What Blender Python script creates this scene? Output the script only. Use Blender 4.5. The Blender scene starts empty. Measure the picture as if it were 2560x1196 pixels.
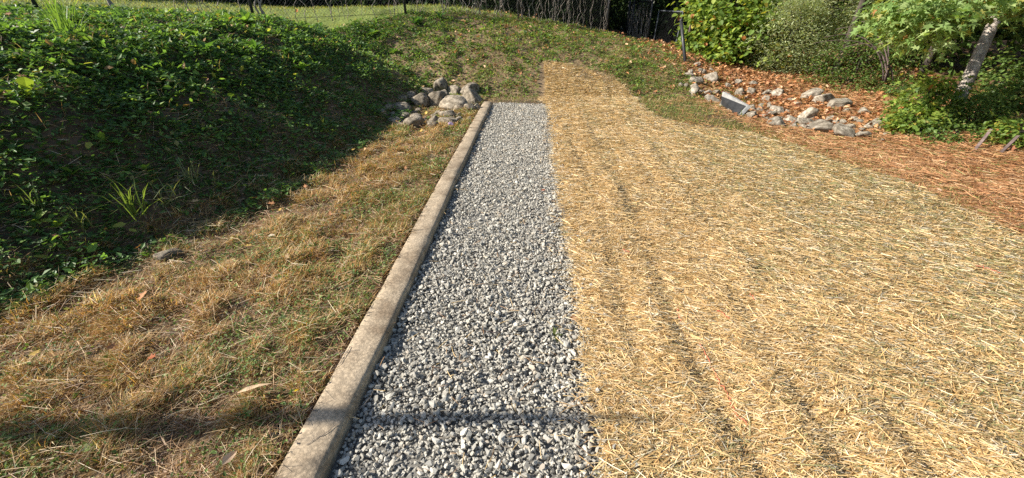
import bpy, bmesh, math
import numpy as np
from mathutils import Vector, Matrix

rng = np.random.default_rng(11)
SC = bpy.context.scene
COL = SC.collection

# ------------------------------------------------------------------ camera
CAM_Z, PITCH, YAW, FPX = 1.5, math.radians(28.5), math.radians(2.5), 1040.0
cd = bpy.data.cameras.new('camera'); cam = bpy.data.objects.new('camera', cd); COL.objects.link(cam)
cd.sensor_width = 36; cd.lens = 36 * FPX / 2560; cd.clip_start = 0.05; cd.clip_end = 2000
cam.location = (0, 0, CAM_Z); cam.rotation_euler = (math.pi / 2 - PITCH, 0, YAW)
SC.camera = cam
# ------------------------------------------------------------------ light
SUN_EL, SUN_AZ = math.radians(33), math.radians(-99)     # azimuth from +Y, clockwise
sdir = Vector((math.sin(SUN_AZ) * math.cos(SUN_EL), math.cos(SUN_AZ) * math.cos(SUN_EL), math.sin(SUN_EL)))
W = bpy.data.worlds.new('World'); SC.world = W; W.use_nodes = True
nt = W.node_tree; bg = nt.nodes['Background']
sky = nt.nodes.new('ShaderNodeTexSky'); sky.sky_type = 'NISHITA'; sky.sun_disc = False
sky.sun_elevation = SUN_EL; sky.sun_rotation = SUN_AZ
nt.links.new(sky.outputs[0], bg.inputs[0]); bg.inputs[1].default_value = 0.085
sl = bpy.data.lights.new('sun', 'SUN'); sl.energy = 5.0; sl.angle = math.radians(0.5); sl.color = (1, .94, .84)
so = bpy.data.objects.new('sun', sl); COL.objects.link(so); so.rotation_euler = sdir.to_track_quat('Z', 'Y').to_euler()
so.location = (-20, 5, 20)
SC.view_settings.view_transform = 'Standard'; SC.view_settings.look = 'None'
SC.view_settings.exposure = 0.85; SC.view_settings.gamma = 1
SC.cycles.max_bounces = 6; SC.cycles.diffuse_bounces = 3; SC.cycles.transmission_bounces = 4
SC.cycles.use_denoising = False

# ------------------------------------------------------------------ numeric helpers
def _hash(ix, iy, s):
    n = (ix * 374761393 + iy * 668265263 + s * 982451653) & 0xFFFFFFFF
    n = ((n ^ (n >> 13)) * 1274126177) & 0xFFFFFFFF
    return ((n ^ (n >> 16)) & 0xFFFF) / 65535.0
def vnoise(x, y, s=0):
    x = np.asarray(x, float); y = np.asarray(y, float)
    ix = np.floor(x).astype(np.int64); iy = np.floor(y).astype(np.int64)
    fx = x - ix; fy = y - iy; fx = fx * fx * (3 - 2 * fx); fy = fy * fy * (3 - 2 * fy)
    a = _hash(ix, iy, s); b = _hash(ix + 1, iy, s); c = _hash(ix, iy + 1, s); d = _hash(ix + 1, iy + 1, s)
    return (a * (1 - fx) + b * fx) * (1 - fy) + (c * (1 - fx) + d * fx) * fy
def fbm(x, y, s=0, o=3):
    t = 0; a = .5; f = 1
    for i in range(o):
        t = t + a * vnoise(x * f, y * f, s + i * 7); a *= .5; f *= 2.03
    return t / (1 - .5 ** o)
def sstep(a, b, x):
    t = np.clip((x - a) / (b - a), 0, 1); return t * t * (3 - 2 * t)
def unit(v):
    return v / np.maximum(np.linalg.norm(v, axis=-1, keepdims=True), 1e-9)

# ------------------------------------------------------------------ terrain
KX0, KX1, GX1, PATH_END = -.89, -.725, .31, 8.15
TOE_Y = [-6, -1.5, 1.0, 2.1, 3.3, 5.7, 7.4, 8.3, 9.0, 10, 11.5, 14, 40]
TOE_X = [-6.0, -4.0, -3.13, -2.74, -2.25, -2.05, -2.0, -1.8, -1.6, -1.4, -1.1, -.8, -.8]
def bank_l(d):
    d = np.maximum(d, 0)
    a = np.clip(d - .1, 0, .82) * .8
    t = np.clip(d - .92, 0, 1.7); b = .8 * t - (.76 / 1.7) * t * t / 2
    return a + b + .035 * np.maximum(d - 2.62, 0)
def smax(a, b, k=.25):
    h = np.clip(.5 + .5 * (a - b) / k, 0, 1)
    return b * (1 - h) + a * h + k * h * (1 - h)
def terrain(x, y, fine=True):
    x = np.asarray(x, float); y = np.asarray(y, float)
    hl = bank_l((np.interp(y, TOE_Y, TOE_X) - x) * .95 / (1 + 1.1 * sstep(7.4, 10.5, y)))
    A = np.interp(x, [-6, -3, -1, 2, 4, 6, 9, 20], [1.6, 1.68, 1.5, 1.0, .62, .35, .3, .5])
    yt = np.interp(x, [-4, 0, 2, 4, 6, 9], [8.7, 8.65, 8.7, 9.0, 9.3, 9.6])
    t = np.clip((y - yt) / np.interp(x, [-4, 0, 2], [4.4, 5.0, 5.4]), 0, 1)
    hb = A * (1 - (1 - t) ** 1.7) * sstep(-.1, .35, y - yt) + .012 * np.maximum(y - 15, 0)
    hl = hl + .05 * np.clip(-5.5 - x, 0, 14) * sstep(0, 3, y - np.interp(x, [-14, -9.6, -6, -3], [3.6, 6.9, 9.9, 11.8]))
    z = smax(hl, hb) - .0625 * np.exp(-((hl - hb) / .2) ** 2) * 0
    z = z - .0625 * (np.abs(hl - hb) < .25) * (1 - np.abs(hl - hb) / .25) ** 2      # undo the smooth-max lift
    cx = np.interp(y, [3, 5.8, 8, 10, 12], [5.2, 4.75, 4.4, 4.2, 4.3])
    z = z - .16 * np.exp(-((x - cx) / .65) ** 2) * sstep(3.5, 5, y) * (1 - sstep(10, 12, y))
    z = z + .10 * sstep(5.5, 8, x)
    grass_l = sstep(KX0 + .04, KX0 - .02, x) if False else (x < KX0 + .02) * 1.0
    z = z + .035 * grass_l * (1 - sstep(.0, .6, z))
    if fine:
        amp = .012 + .075 * sstep(.05, .5, z) + .03 * sstep(4, 6, x)
        flat = ((x > KX0 - .05) & (x < 3.5) & (y < 8.2))
        amp = np.where(flat, .006, amp)
        z = z + amp * (fbm(x * 2.2, y * 2.2, 3) - .5) * 2
        turf = sstep(0, .12, KX0 - x) * (y < 8.6)
        z = z + turf * (.085 * (fbm(x * 6.2, y * 6.2, 91, 3) - .5) + .03 * (fbm(x * 11, y * 11, 92, 2) - .5))
    # the bed under kerb and gravel
    bed = (x > KX0 - .01) & (x < GX1 + .02) & (y < PATH_END)
    z = np.where(bed, -.035, z)
    return z
CR = Matrix.Rotation(YAW, 3, 'Z') @ Matrix.Rotation(math.pi / 2 - PITCH, 3, 'X')
def ray(u, v):
    return np.array(CR @ Vector((u - 1280, 598 - v, -FPX)).normalized())
def at(u, v):
    """point of the ground seen at photo pixel (u, v)"""
    d = ray(u, v); t = np.arange(.5, 40, .01)
    P = np.array([0, 0, CAM_Z]) + d * t[:, None]
    below = P[:, 2] < terrain(P[:, 0], P[:, 1], False)
    i = np.argmax(below) if below.any() else len(t) - 1
    p = P[i]; p[2] = float(terrain(p[0], p[1])); return p
def depth(p):
    f = np.array(CR @ Vector((0, 0, -1))); return float(np.dot(p - np.array([0, 0, CAM_Z]), f))
def project(P):
    M = np.array(CR); Q = (P - np.array([0, 0, CAM_Z])) @ M
    zc = np.maximum(-Q[:, 2], 1e-6)
    return 1280 + FPX * Q[:, 0] / zc, 598 - FPX * Q[:, 1] / zc, -Q[:, 2]
def in_view(P, m=260):
    u, v, z = project(P)
    return (z > .2) & (u > -m) & (u < 2560 + m) & (v < 1196 + m)
STRAW = np.array([(.31, -1), (.31, 8.2), (.16, 8.35), (.15, 10.0), (.55, 10.1), (1.0, 10.0), (1.82, 9.47), (2.11, 8.7), (2.03, 7.7), (2.0, 6.95),
                  (2.27, 6.5), (3.14, 5.85), (3.42, 4.9), (3.74, 3.9), (3.7, 3.0), (3.72, 2), (3.75, -1)])
WOB = lambda x, y: x + .05 * (fbm(y * 1.7, x * 0 + 1.5, 171) - .5) * 2 + .03 * (fbm(y * 6, x * 0 + 4.5, 173) - .5) * 2
def in_poly(x, y, poly):
    c = np.zeros(np.shape(x), bool); n = len(poly)
    for i in range(n):
        x0, y0 = poly[i]; x1, y1 = poly[(i + 1) % n]
        if y0 == y1: continue
        m = ((y0 > y) != (y1 > y)) & (x < (x1 - x0) * (y - y0) / (y1 - y0) + x0); c ^= m
    return c
def straw_z(x, y):
    base = np.where(y < 8.3, np.minimum(terrain(x, y, False), .3) * 0, 0) + np.maximum(terrain(np.maximum(x, GX1 + .05), y, False), -.02)
    z = base + .028 + .03 * (fbm(x * 3.0, y * .9, 21) - .5) + .022 * (fbm(x * 9, y * 5, 25) - .5)
    for k, c in enumerate((.60, .88, 1.20, 1.48, 1.85, 2.2, 2.55, 2.95, 3.3)):
        cc = c + .10 * (fbm(y * .55 + k * 9, y * 0 + k, 31) - .5) * 2 + (.02 * k) * (y - 2) * .3
        am = (1 - .8 * sstep(4.5, 7.5, y)) * (.9 if k in (1, 3) else .75) * (.15 + .95 * sstep(.3, .7, fbm(y * 1.1 + 5 * k, y * 0 + 3.3, 37)))
        z = z + am * (-.016 * np.exp(-((x - cc) / .05) ** 2) + .036 * np.exp(-((x - cc + .11) / .09) ** 2))
    return z

# ------------------------------------------------------------------ object helpers
def tag(o, label=None, cat=None, group=None, kind=None):
    if label: o['label'] = label
    if cat: o['category'] = cat
    if group: o['group'] = group
    if kind: o['kind'] = kind
    return o
def link(name, me, mat=None, parent=None, loc=None):
    o = bpy.data.objects.new(name, me); COL.objects.link(o)
    if mat is not None and me is not None and not me.materials: me.materials.append(mat)
    if parent is not None: o.parent = parent
    if loc is not None: o.location = loc
    return o
def empty(name, loc=(0, 0, 0)):
    o = bpy.data.objects.new(name, None); COL.objects.link(o); o.location = loc; o.empty_display_size = .1; return o
def raw_mesh(name, V, loops, starts, totals, col=None, smooth=False):
    me = bpy.data.meshes.new(name)
    V = np.asarray(V, np.float32)
    me.vertices.add(len(V)); me.vertices.foreach_set('co', V.ravel())
    me.loops.add(len(loops)); me.loops.foreach_set('vertex_index', np.asarray(loops, np.int32))
    me.polygons.add(len(starts)); me.polygons.foreach_set('loop_start', np.asarray(starts, np.int32))
    if not smooth:
        a = me.attributes.new('sharp_face', 'BOOLEAN', 'FACE'); a.data.foreach_set('value', np.ones(len(starts), bool))
    if col is not None:
        a = me.attributes.new('Col', 'FLOAT_COLOR', 'POINT')
        c = np.ones((len(V), 4), np.float32); c[:, :3] = col; a.data.foreach_set('color', c.ravel())
    me.update(calc_edges=True)
    return me
class Bag:
    """collects stamped copies of small templates, then becomes one mesh"""
    def __init__(s): s.V = []; s.L = []; s.T = []; s.C = []; s.n = 0
    def stamp(s, tv, tf, P, X, Y, Z, scale, col):
        tv = np.asarray(tv, float); N = len(P); m = len(tv)
        if N == 0: return
        sc = np.asarray(scale, float)
        if sc.ndim == 1: sc = np.repeat(sc[:, None], 3, 1)
        V = (P[:, None, :] + (tv[None, :, 0:1] * sc[:, None, 0:1]) * X[:, None, :] + (tv[None, :, 1:2] * sc[:, None, 1:2]) * Y[:, None, :]
             + (tv[None, :, 2:3] * sc[:, None, 2:3]) * Z[:, None, :]).reshape(-1, 3)
        fl = np.concatenate([np.asarray(f) for f in tf]); tot = np.array([len(f) for f in tf])
        s.L.append((fl[None, :] + (np.arange(N) * m)[:, None] + s.n).ravel()); s.T.append(np.tile(tot, N))
        s.V.append(V); s.C.append(np.repeat(col, m, 0)); s.n += N * m
    def raw(s, V, F, col):
        V = np.asarray(V, float); s.L.append(np.concatenate([np.asarray(f) for f in F]) + s.n); s.T.append(np.array([len(f) for f in F]))
        s.V.append(V); s.C.append(np.tile(np.asarray(col, float), (len(V), 1))); s.n += len(V)
    def mesh(s, name, smooth=False):
        T = np.concatenate(s.T); st = np.concatenate([[0], np.cumsum(T)[:-1]])
        return raw_mesh(name, np.concatenate(s.V), np.concatenate(s.L), st, T, np.concatenate(s.C), smooth)
def frames(yaw, pitch, roll):
    """X along, Y across, Z up of many pieces"""
    cy, sy, cp, sp = np.cos(yaw), np.sin(yaw), np.cos(pitch), np.sin(pitch)
    X = np.stack([cy * cp, sy * cp, sp], 1)
    Y0 = np.stack([-sy, cy, 0 * cy], 1); Z0 = np.cross(X, Y0)
    c, s = np.cos(roll)[:, None], np.sin(roll)[:, None]
    return X, Y0 * c + Z0 * s, Z0 * c - Y0 * s
def pick(pal, w, n, var=.18):
    pal = np.array(pal); w = np.array(w, float)
    if w.ndim == 1: i = rng.choice(len(pal), n, p=w / w.sum())
    else:
        w = w / w.sum(1, keepdims=True); i = (np.cumsum(w, 1) < rng.random((n, 1))).sum(1).clip(0, len(pal) - 1)
    return pal[i] * (1 + var * rng.standard_normal((n, 1))).clip(.4, 1.8)
def scatter(x0, x1, y0, y1, dens, ref=2.4, power=1.25, m=260, zf=None):
    """points with `dens` per m2 close by, thinning with distance; returns x, y, distance"""
    n = int((x1 - x0) * (y1 - y0) * dens)
    out = []
    while n > 0:
        k = min(n, 1500000); n -= k
        x = rng.uniform(x0, x1, k); y = rng.uniform(y0, y1, k)
        d = np.sqrt(x * x + y * y + CAM_Z ** 2)
        keep = rng.random(k) < np.minimum(1, (ref / d) ** power)
        x, y, d = x[keep], y[keep], d[keep]
        P = np.stack([x, y, np.full_like(x, .1) if zf is None else zf(x, y)], 1)
        keep = in_view(P, m); out.append((x[keep], y[keep], d[keep]))
    return [np.concatenate(a) for a in zip(*out)]
def tube(pts, rad, n=6, cap=True):
    pts = np.asarray(pts, float); k = len(pts); rad = np.broadcast_to(rad, (k,))
    T = unit(np.gradient(pts, axis=0)); ref = np.array([0.13, .31, .94])
    if abs(np.dot(T[0], ref)) > .9: ref = np.array([1, 0, .1])
    A = unit(np.cross(T, ref)); B = np.cross(T, A)
    a = np.arange(n) * 2 * math.pi / n
    V = (pts[:, None] + rad[:, None, None] * (np.cos(a)[None, :, None] * A[:, None] + np.sin(a)[None, :, None] * B[:, None])).reshape(-1, 3)
    F = [[i * n + j, i * n + (j + 1) % n, (i + 1) * n + (j + 1) % n, (i + 1) * n + j] for i in range(k - 1) for j in range(n)]
    if cap: F += [list(range(n))[::-1], [(k - 1) * n + j for j in range(n)]]
    return V, F
def mesh_of(name, V, F, smooth=False):
    me = bpy.data.meshes.new(name); me.from_pydata([tuple(v) for v in V], [], F, shade_flat=not smooth); me.update(); return me
def box(x0, x1, y0, y1, z0, z1):
    V = [(x, y, z) for z in (z0, z1) for y in (y0, y1) for x in (x0, x1)]
    return V, [[0, 2, 3, 1], [4, 5, 7, 6], [0, 1, 5, 4], [2, 6, 7, 3], [0, 4, 6, 2], [1, 3, 7, 5]]

# ------------------------------------------------------------------ materials
def material(name):
    m = bpy.data.materials.new(name); m.use_nodes = True
    t = m.node_tree; return m, t, t.nodes['Principled BSDF']
def N(t, kind, **kw):
    n = t.nodes.new(kind)
    for k, v in kw.items(): setattr(n, k, v)
    return n
def mat_attr(name, rough=.7, translucent=0.0, spec=.3, noise=0, nscale=60, bump=0, tint=1.0):
    m, t, b = material(name)
    a = N(t, 'ShaderNodeAttribute', attribute_name='Col'); c = a.outputs['Color']
    if noise:
        no = N(t, 'ShaderNodeTexNoise'); no.inputs['Scale'].default_value = nscale; no.inputs['Detail'].default_value = 5
        tc = N(t, 'ShaderNodeTexCoord'); t.links.new(tc.outputs['Object'], no.inputs['Vector'])
        mr = N(t, 'ShaderNodeMapRange'); mr.inputs[1].default_value = .25; mr.inputs[2].default_value = .75
        mr.inputs[3].default_value = 1 - noise; mr.inputs[4].default_value = 1 + noise
        t.links.new(no.outputs['Fac'], mr.inputs[0])
        mx = N(t, 'ShaderNodeVectorMath', operation='SCALE'); t.links.new(c, mx.inputs[0]); t.links.new(mr.outputs[0], mx.inputs['Scale']); c = mx.outputs[0]
        if bump:
            bp = N(t, 'ShaderNodeBump'); bp.inputs['Strength'].default_value = bump; bp.inputs['Distance'].default_value = .01
            t.links.new(no.outputs['Fac'], bp.inputs['Height']); t.links.new(bp.outputs[0], b.inputs['Normal'])
    t.links.new(c, b.inputs['Base Color']); b.inputs['Roughness'].default_value = rough; b.inputs['Specular IOR Level'].default_value = spec
    if translucent:
        tr = N(t, 'ShaderNodeBsdfTranslucent'); g = N(t, 'ShaderNodeVectorMath', operation='MULTIPLY'); g.inputs[1].default_value = (1.5, 1.45, .7)
        t.links.new(c, g.inputs[0]); t.links.new(g.outputs[0], tr.inputs[0])
        mxs = N(t, 'ShaderNodeMixShader'); mxs.inputs[0].default_value = translucent
        t.links.new(b.outputs[0], mxs.inputs[1]); t.links.new(tr.outputs[0], mxs.inputs[2]); t.links.new(mxs.outputs[0], t.nodes['Material Output'].inputs[0])
    return m
def mat_proc(name, c1, c2, c3=None, scale=8, detail=8, rough=.85, bump=.4, bdist=.02, objrand=0, speck=0, spec=.3):
    m, t, b = material(name)
    tc = N(t, 'ShaderNodeTexCoord'); no = N(t, 'ShaderNodeTexNoise'); no.inputs['Scale'].default_value = scale; no.inputs['Detail'].default_value = detail
    no.inputs['Roughness'].default_value = .62; src = tc.outputs['Object']
    oi = N(t, 'ShaderNodeObjectInfo')
    if objrand:
        ad = N(t, 'ShaderNodeVectorMath', operation='ADD'); sc = N(t, 'ShaderNodeMath', operation='MULTIPLY'); sc.inputs[1].default_value = 37
        t.links.new(oi.outputs['Random'], sc.inputs[0]); t.links.new(src, ad.inputs[0]); t.links.new(sc.outputs[0], ad.inputs[1]); src = ad.outputs[0]
    t.links.new(src, no.inputs['Vector'])
    cr = N(t, 'ShaderNodeValToRGB'); e = cr.color_ramp.elements
    e[0].position = .33; e[0].color = (*c1, 1); e[1].position = .66; e[1].color = (*c2, 1)
    if c3: x = e.new(.5); x.color = (*c3, 1)
    t.links.new(no.outputs['Fac'], cr.inputs[0]); c = cr.outputs[0]
    if objrand:
        mr = N(t, 'ShaderNodeMapRange'); mr.inputs[3].default_value = 1 - objrand; mr.inputs[4].default_value = 1 + objrand
        t.links.new(oi.outputs['Random'], mr.inputs[0])
        mx = N(t, 'ShaderNodeVectorMath', operation='SCALE'); t.links.new(c, mx.inputs[0]); t.links.new(mr.outputs[0], mx.inputs['Scale']); c = mx.outputs[0]
    if speck:
        vo = N(t, 'ShaderNodeTexVoronoi'); vo.inputs['Scale'].default_value = speck; t.links.new(src, vo.inputs['Vector'])
        mr = N(t, 'ShaderNodeMapRange'); mr.inputs[1].default_value = 0; mr.inputs[2].default_value = .7; mr.inputs[3].default_value = 1.25; mr.inputs[4].default_value = .75
        t.links.new(vo.outputs['Distance'], mr.inputs[0])
        mx = N(t, 'ShaderNodeVectorMath', operation='SCALE'); t.links.new(c, mx.inputs[0]); t.links.new(mr.outputs[0], mx.inputs['Scale']); c = mx.outputs[0]
    t.links.new(c, b.inputs['Base Color']); b.inputs['Roughness'].default_value = rough; b.inputs['Specular IOR Level'].default_value = spec
    if bump:
        bp = N(t, 'ShaderNodeBump'); bp.inputs['Strength'].default_value = bump; bp.inputs['Distance'].default_value = bdist
        n2 = N(t, 'ShaderNodeTexNoise'); n2.inputs['Scale'].default_value = scale * 2.7; n2.inputs['Detail'].default_value = 10; n2.inputs['Roughness'].default_value = .7
        t.links.new(src, n2.inputs['Vector']); t.links.new(n2.outputs['Fac'], bp.inputs['Height']); t.links.new(bp.outputs[0], b.inputs['Normal'])
    return m
M = {}
M['ground'] = mat_attr('soil', .95, noise=.45, nscale=22, bump=.9)
M['stone'] = mat_attr('crushed_stone', .85, noise=.22, nscale=140, bump=.25)
M['straw'] = mat_attr('straw', .55, .12, .45)
M['mat'] = mat_proc('straw_mat', (.22, .145, .055), (.46, .32, .13), scale=55, bump=.8, bdist=.012)
M['grass'] = mat_attr('grass_blade', .6, .3, .3)
M['leaf'] = mat_attr('leaf', .5, .42, .3)
M['darkleaf'] = mat_attr('dark_leaf', .65, .2, .12)
M['dryleaf'] = mat_attr('dry_leaf', .7, .15, .3)
M['bark'] = mat_proc('bark', (.16, .125, .10), (.52, .45, .38), (.33, .28, .235), scale=14, bump=.9, bdist=.02)
M['darkbark'] = mat_proc('dark_bark', (.035, .028, .022), (.10, .08, .065), scale=14, bump=.9)
M['kerb'] = mat_proc('kerb_concrete', (.27, .20, .13), (.53, .42, .29), (.42, .33, .225), scale=6, bump=.9, bdist=.010, speck=70)
M['boulder'] = mat_proc('boulder', (.075, .06, .043), (.43, .365, .28), (.24, .20, .145), scale=3.4, rough=.9, bump=.6, bdist=.02, objrand=.22)
M['riprap'] = mat_proc('riprap', (.085, .068, .048), (.45, .40, .325), (.26, .222, .17), scale=2.6, rough=.9, bump=.6, bdist=.02, objrand=.25)
M['concrete'] = mat_proc('old_concrete', (.23, .23, .22), (.40, .39, .37), scale=9, bump=.4, bdist=.01)
M['black'] = mat_proc('black_coating', (.016, .016, .018), (.04, .04, .043), scale=20, rough=.45, bump=.1, spec=.5)
M['vine'] = mat_proc('vine_bark', (.17, .14, .12), (.44, .38, .32), scale=18, bump=.5, objrand=.3)
M['wood'] = mat_proc('weathered_wood', (.08, .055, .05), (.20, .145, .13), scale=12, bump=.6, objrand=.2)
M['thread'] = mat_proc('red_thread', (.50, .09, .05), (.66, .20, .12), scale=30, bump=0)
M['foil'] = mat_proc('purple_foil', (.30, .18, .42), (.62, .50, .75), scale=12, rough=.25, bump=.5, spec=.8)
M['clod'] = mat_proc('dark_soil', (.018, .013, .009), (.06, .045, .03), scale=20, rough=1, bump=1)

# ------------------------------------------------------------------ ground sheet
def axis(segs):
    out = []
    for a, b, s in segs: out.append(np.arange(a, b, s))
    return np.concatenate(out + [[segs[-1][1]]])
gx = np.concatenate([[-400, -200, -100, -60, -40, -28, -20, -16], axis([(-13, -5, .14), (-5, -.95, .06), (-.95, .4, .05), (.4, 7, .08), (7, 13, .15)]), [16, 20, 28, 40, 60, 100, 200, 400]])
gy = np.concatenate([[-400, -200, -100, -50, -25, -12, -6, -3, -1], axis([(-.4, 4, .06), (4, 11, .08), (11, 18, .15)]), [20, 23, 27, 33, 40, 60, 100, 200, 400]])
GX, GY = np.meshgrid(gx, gy)
far = np.maximum(np.abs(GX), np.abs(GY))
GZ = np.where(far > 45, np.minimum(terrain(np.clip(GX, -40, 40), np.clip(GY, -20, 40)), 3.2), terrain(GX, GY))
ny, nx = GX.shape
I = (np.arange(ny - 1)[:, None] * nx + np.arange(nx - 1)[None]).ravel()
loops = np.stack([I, I + 1, I + nx + 1, I + nx], 1).ravel()
def ground_col(x, y, z):
    n = fbm(x * 1.6, y * 1.6, 51); n2 = fbm(x * 5, y * 5, 57)
    c = np.array([.10, .072, .045])[None] * (.7 + .6 * n2[:, None])
    def mix(c, k, w): return c * (1 - w[:, None]) + np.array(k)[None] * w[:, None]
    c = mix(c, (.17, .11, .066), sstep(-3.2, -2.2, x) * (x < KX0) * (y < 8.2) * .8)
    c = mix(c, (.17, .095, .05), sstep(3.4, 4.2, x) * .9)                         # needle covered floor
    c = mix(c, (.22, .155, .088), sstep(8.3, 9.0, y) * sstep(-4.5, -2, x) * (x < 4.6))
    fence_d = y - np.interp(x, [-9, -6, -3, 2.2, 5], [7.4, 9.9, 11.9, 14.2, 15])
    c = mix(c, (.16, .2, .045), sstep(-.2, .6, fence_d) * (x < 1))
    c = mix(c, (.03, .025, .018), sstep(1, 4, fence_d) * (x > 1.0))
    return c
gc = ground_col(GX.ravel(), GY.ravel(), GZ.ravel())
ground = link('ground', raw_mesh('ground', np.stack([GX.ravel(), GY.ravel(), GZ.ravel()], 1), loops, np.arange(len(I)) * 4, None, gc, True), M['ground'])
tag(ground, 'brown soil rising into banks around the gravel path', None, None, 'structure')

# ------------------------------------------------------------------ kerb
ys = np.arange(-1.0, 8.02, .06)
prof = [(-.082, -.12), (-.082, .035), (-.076, .050), (-.064, .057), (-.02, .058), (.02, .058), (.064, .056), (.076, .049), (.082, .033), (.082, -.12)]
V = []; kn = len(prof)
for i, yy in enumerate(ys):
    for j, (a, b) in enumerate(prof):
        e = .006 * (vnoise(yy * 3.1, j * .9, 61) - .5) * 2 + .004 * (vnoise(yy * 11, j * 2.1, 63) - .5) * 2
        chip = .018 * max(0, vnoise(yy * 7, 3.3 + (j > 5), 67) - .66) / .34 if j in (2, 3, 6, 7) else 0
        w = .012 * (vnoise(yy * .5, 0.5, 65) - .5) * 2
        dip = .004 * (vnoise(yy * .8, 7.5, 66) - .5) * 2
        V.append(((KX0 + KX1) / 2 + a + e * .6 * (1 if 2 < j < 7 else 1) + w - math.copysign(chip, a) * .8, yy, b + e * .35 * (j not in (0, 9)) - chip + dip))
F = [[i * kn + j, i * kn + j + 1, (i + 1) * kn + j + 1, (i + 1) * kn + j][::-1] for i in range(len(ys) - 1) for j in range(kn - 1)]
F += [list(range(kn)), [(len(ys) - 1) * kn + j for j in range(kn)][::-1]]
kerb = link('kerb', mesh_of('kerb', V, F, True), M['kerb'])
tag(kerb, 'tan weathered concrete kerb along the gravel path', None, None, 'structure')

# ------------------------------------------------------------------ gravel path
gp_x = np.linspace(KX1 - .03, GX1 + .06, 24); gp_y = np.linspace(-1, PATH_END, 180)
A, B = np.meshgrid(gp_x, gp_y); Zb = -.022 + .012 * (fbm(A * 3, B * 3, 71) - .5) * 2
I = (np.arange(179)[:, None] * 24 + np.arange(23)[None]).ravel()
gme = raw_mesh('gravel_path', np.stack([A.ravel(), B.ravel(), Zb.ravel()], 1), np.stack([I, I + 1, I + 25, I + 24], 1).ravel(), np.arange(len(I)) * 4, None,
               np.tile([.17, .16, .14], (A.size, 1)), True)
gravel_path = link('gravel_path', gme, M['stone'])
tag(gravel_path, 'straight path of loose grey crushed stone', None, None, 'structure')
def hull_stone(k):
    bm = bmesh.new(); r = np.random.default_rng(900 + k)
    d = unit(r.standard_normal((11, 3))); d *= (.86 + .2 * r.random((11, 1))); d *= np.array([1, .78 + .2 * r.random(), .55 + .3 * r.random()])
    for v in d: bm.verts.new(v)
    res = bmesh.ops.convex_hull(bm, input=bm.verts)
    bmesh.ops.delete(bm, geom=[v for v in bm.verts if not v.link_faces], context='VERTS')
    bm.verts.index_update()
    V = np.array([v.co[:] for v in bm.verts]); F = [[v.index for v in f.verts] for f in bm.faces]; bm.free(); return V, F
STONES = [hull_stone(k) for k in range(14)]
def gravel_layer(sp, zc, zvar, rmin, rmax):
    x, y = np.meshgrid(np.arange(KX1 + .012, GX1 + .05, sp), np.arange(.35, PATH_END + .05, sp)); x = x.ravel(); y = y.ravel()
    x = x + rng.uniform(-.5, .5, x.size) * sp; y = y + rng.uniform(-.5, .5, x.size) * sp
    ok = (x < GX1 + .0 + .06 * (fbm(y * 2.2, y * 0, 77) - .5) * 2 + .02 * rng.standard_normal(x.size)) & (y < PATH_END + .05 * (fbm(x * 3, x * 0, 78) - .5)) & (x > KX1 + .012)
    x, y = x[ok], y[ok]
    r = rmin + (rmax - rmin) * rng.random(x.size) ** 2.2
    z = zc + zvar * rng.standard_normal(x.size) + .018 * (fbm(x * 2.4, y * 2.4, 71) - .5) * 2 + .010 * (fbm(x * 9, y * 9, 73) - .5) * 2 + .3 * (r - rmin)
    return x, y, z, r
lay = [gravel_layer(.024, -.014, .003, .011, .015), gravel_layer(.0178, -.003, .004, .0055, .0155), gravel_layer(.046, .006, .005, .006, .021)]
ex = rng.uniform(.35, 8, 170); exx = GX1 + .0 + np.abs(rng.normal(0, .07, 170)); lay.append((exx, ex, straw_z(exx, ex) + .012, rng.uniform(.007, .016, 170)))
x, y, z, r = [np.concatenate(a) for a in zip(*lay)]
P = np.stack([x, y, z], 1); k = in_view(P, 330); P, r = P[k], r[k]; n = len(P)
X, Y, Z = frames(rng.uniform(0, 6.28, n), rng.normal(0, .45, n), rng.normal(0, .5, n))
sz = r[:, None] * np.stack([1 + .35 * rng.random(n), np.ones(n), .8 + .3 * rng.random(n)], 1)
gcol = pick([(.42, .395, .34), (.52, .49, .425), (.335, .315, .272), (.47, .405, .32), (.62, .585, .515), (.24, .226, .197)], [.38, .24, .2, .06, .05, .07], n, .12)
var = rng.integers(0, len(STONES), n)
u, v, zc = project(P)
score = np.where((u > 0) & (u < 2560) & (v > 0) & (v < 1190) & (P[:, 2] > -.008), r / np.maximum(zc, .1), 0)
top = np.zeros(n, bool); top[np.argsort(-score)[:300]] = True
shades = [(.41, .384, .325), (.50, .469, .40), (.32, .30, .255), (.60, .563, .485), (.44, .38, .30)]
smesh = []
for q in range(len(STONES)):
    for c in shades[:5]:
        b = Bag(); b.raw(STONES[q][0], STONES[q][1], c); me = b.mesh('stone'); me.materials.append(M['stone']); smesh.append(me)
pool_c = bpy.data.collections.new('gravel_shapes')
for me in smesh: pool_c.objects.link(bpy.data.objects.new('gravel_shape', me))
rest = np.nonzero(~top)[0]; m_ = len(rest); gm = bpy.data.meshes.new('gravel'); gm.vertices.add(m_); gm.vertices.foreach_set('co', P[rest].astype(np.float32).ravel())
eul = np.array([Matrix((X[i], Y[i], Z[i])).transposed().to_euler()[:] for i in rest], np.float32)
for nm, tp, arr, fld in (('rot', 'FLOAT_VECTOR', eul, 'vector'), ('scl', 'FLOAT_VECTOR', sz[rest].astype(np.float32), 'vector'),
                         ('idx', 'INT', (var[rest] * 5 + rng.choice(5, m_, p=[.38, .27, .24, .06, .05])).astype(np.int32), 'value')):
    gm.attributes.new(nm, tp, 'POINT').data.foreach_set(fld, arr.ravel())
gm.materials.append(M['stone']); g = link('gravel', gm, None, gravel_path); g['kind'] = 'stuff'
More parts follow.
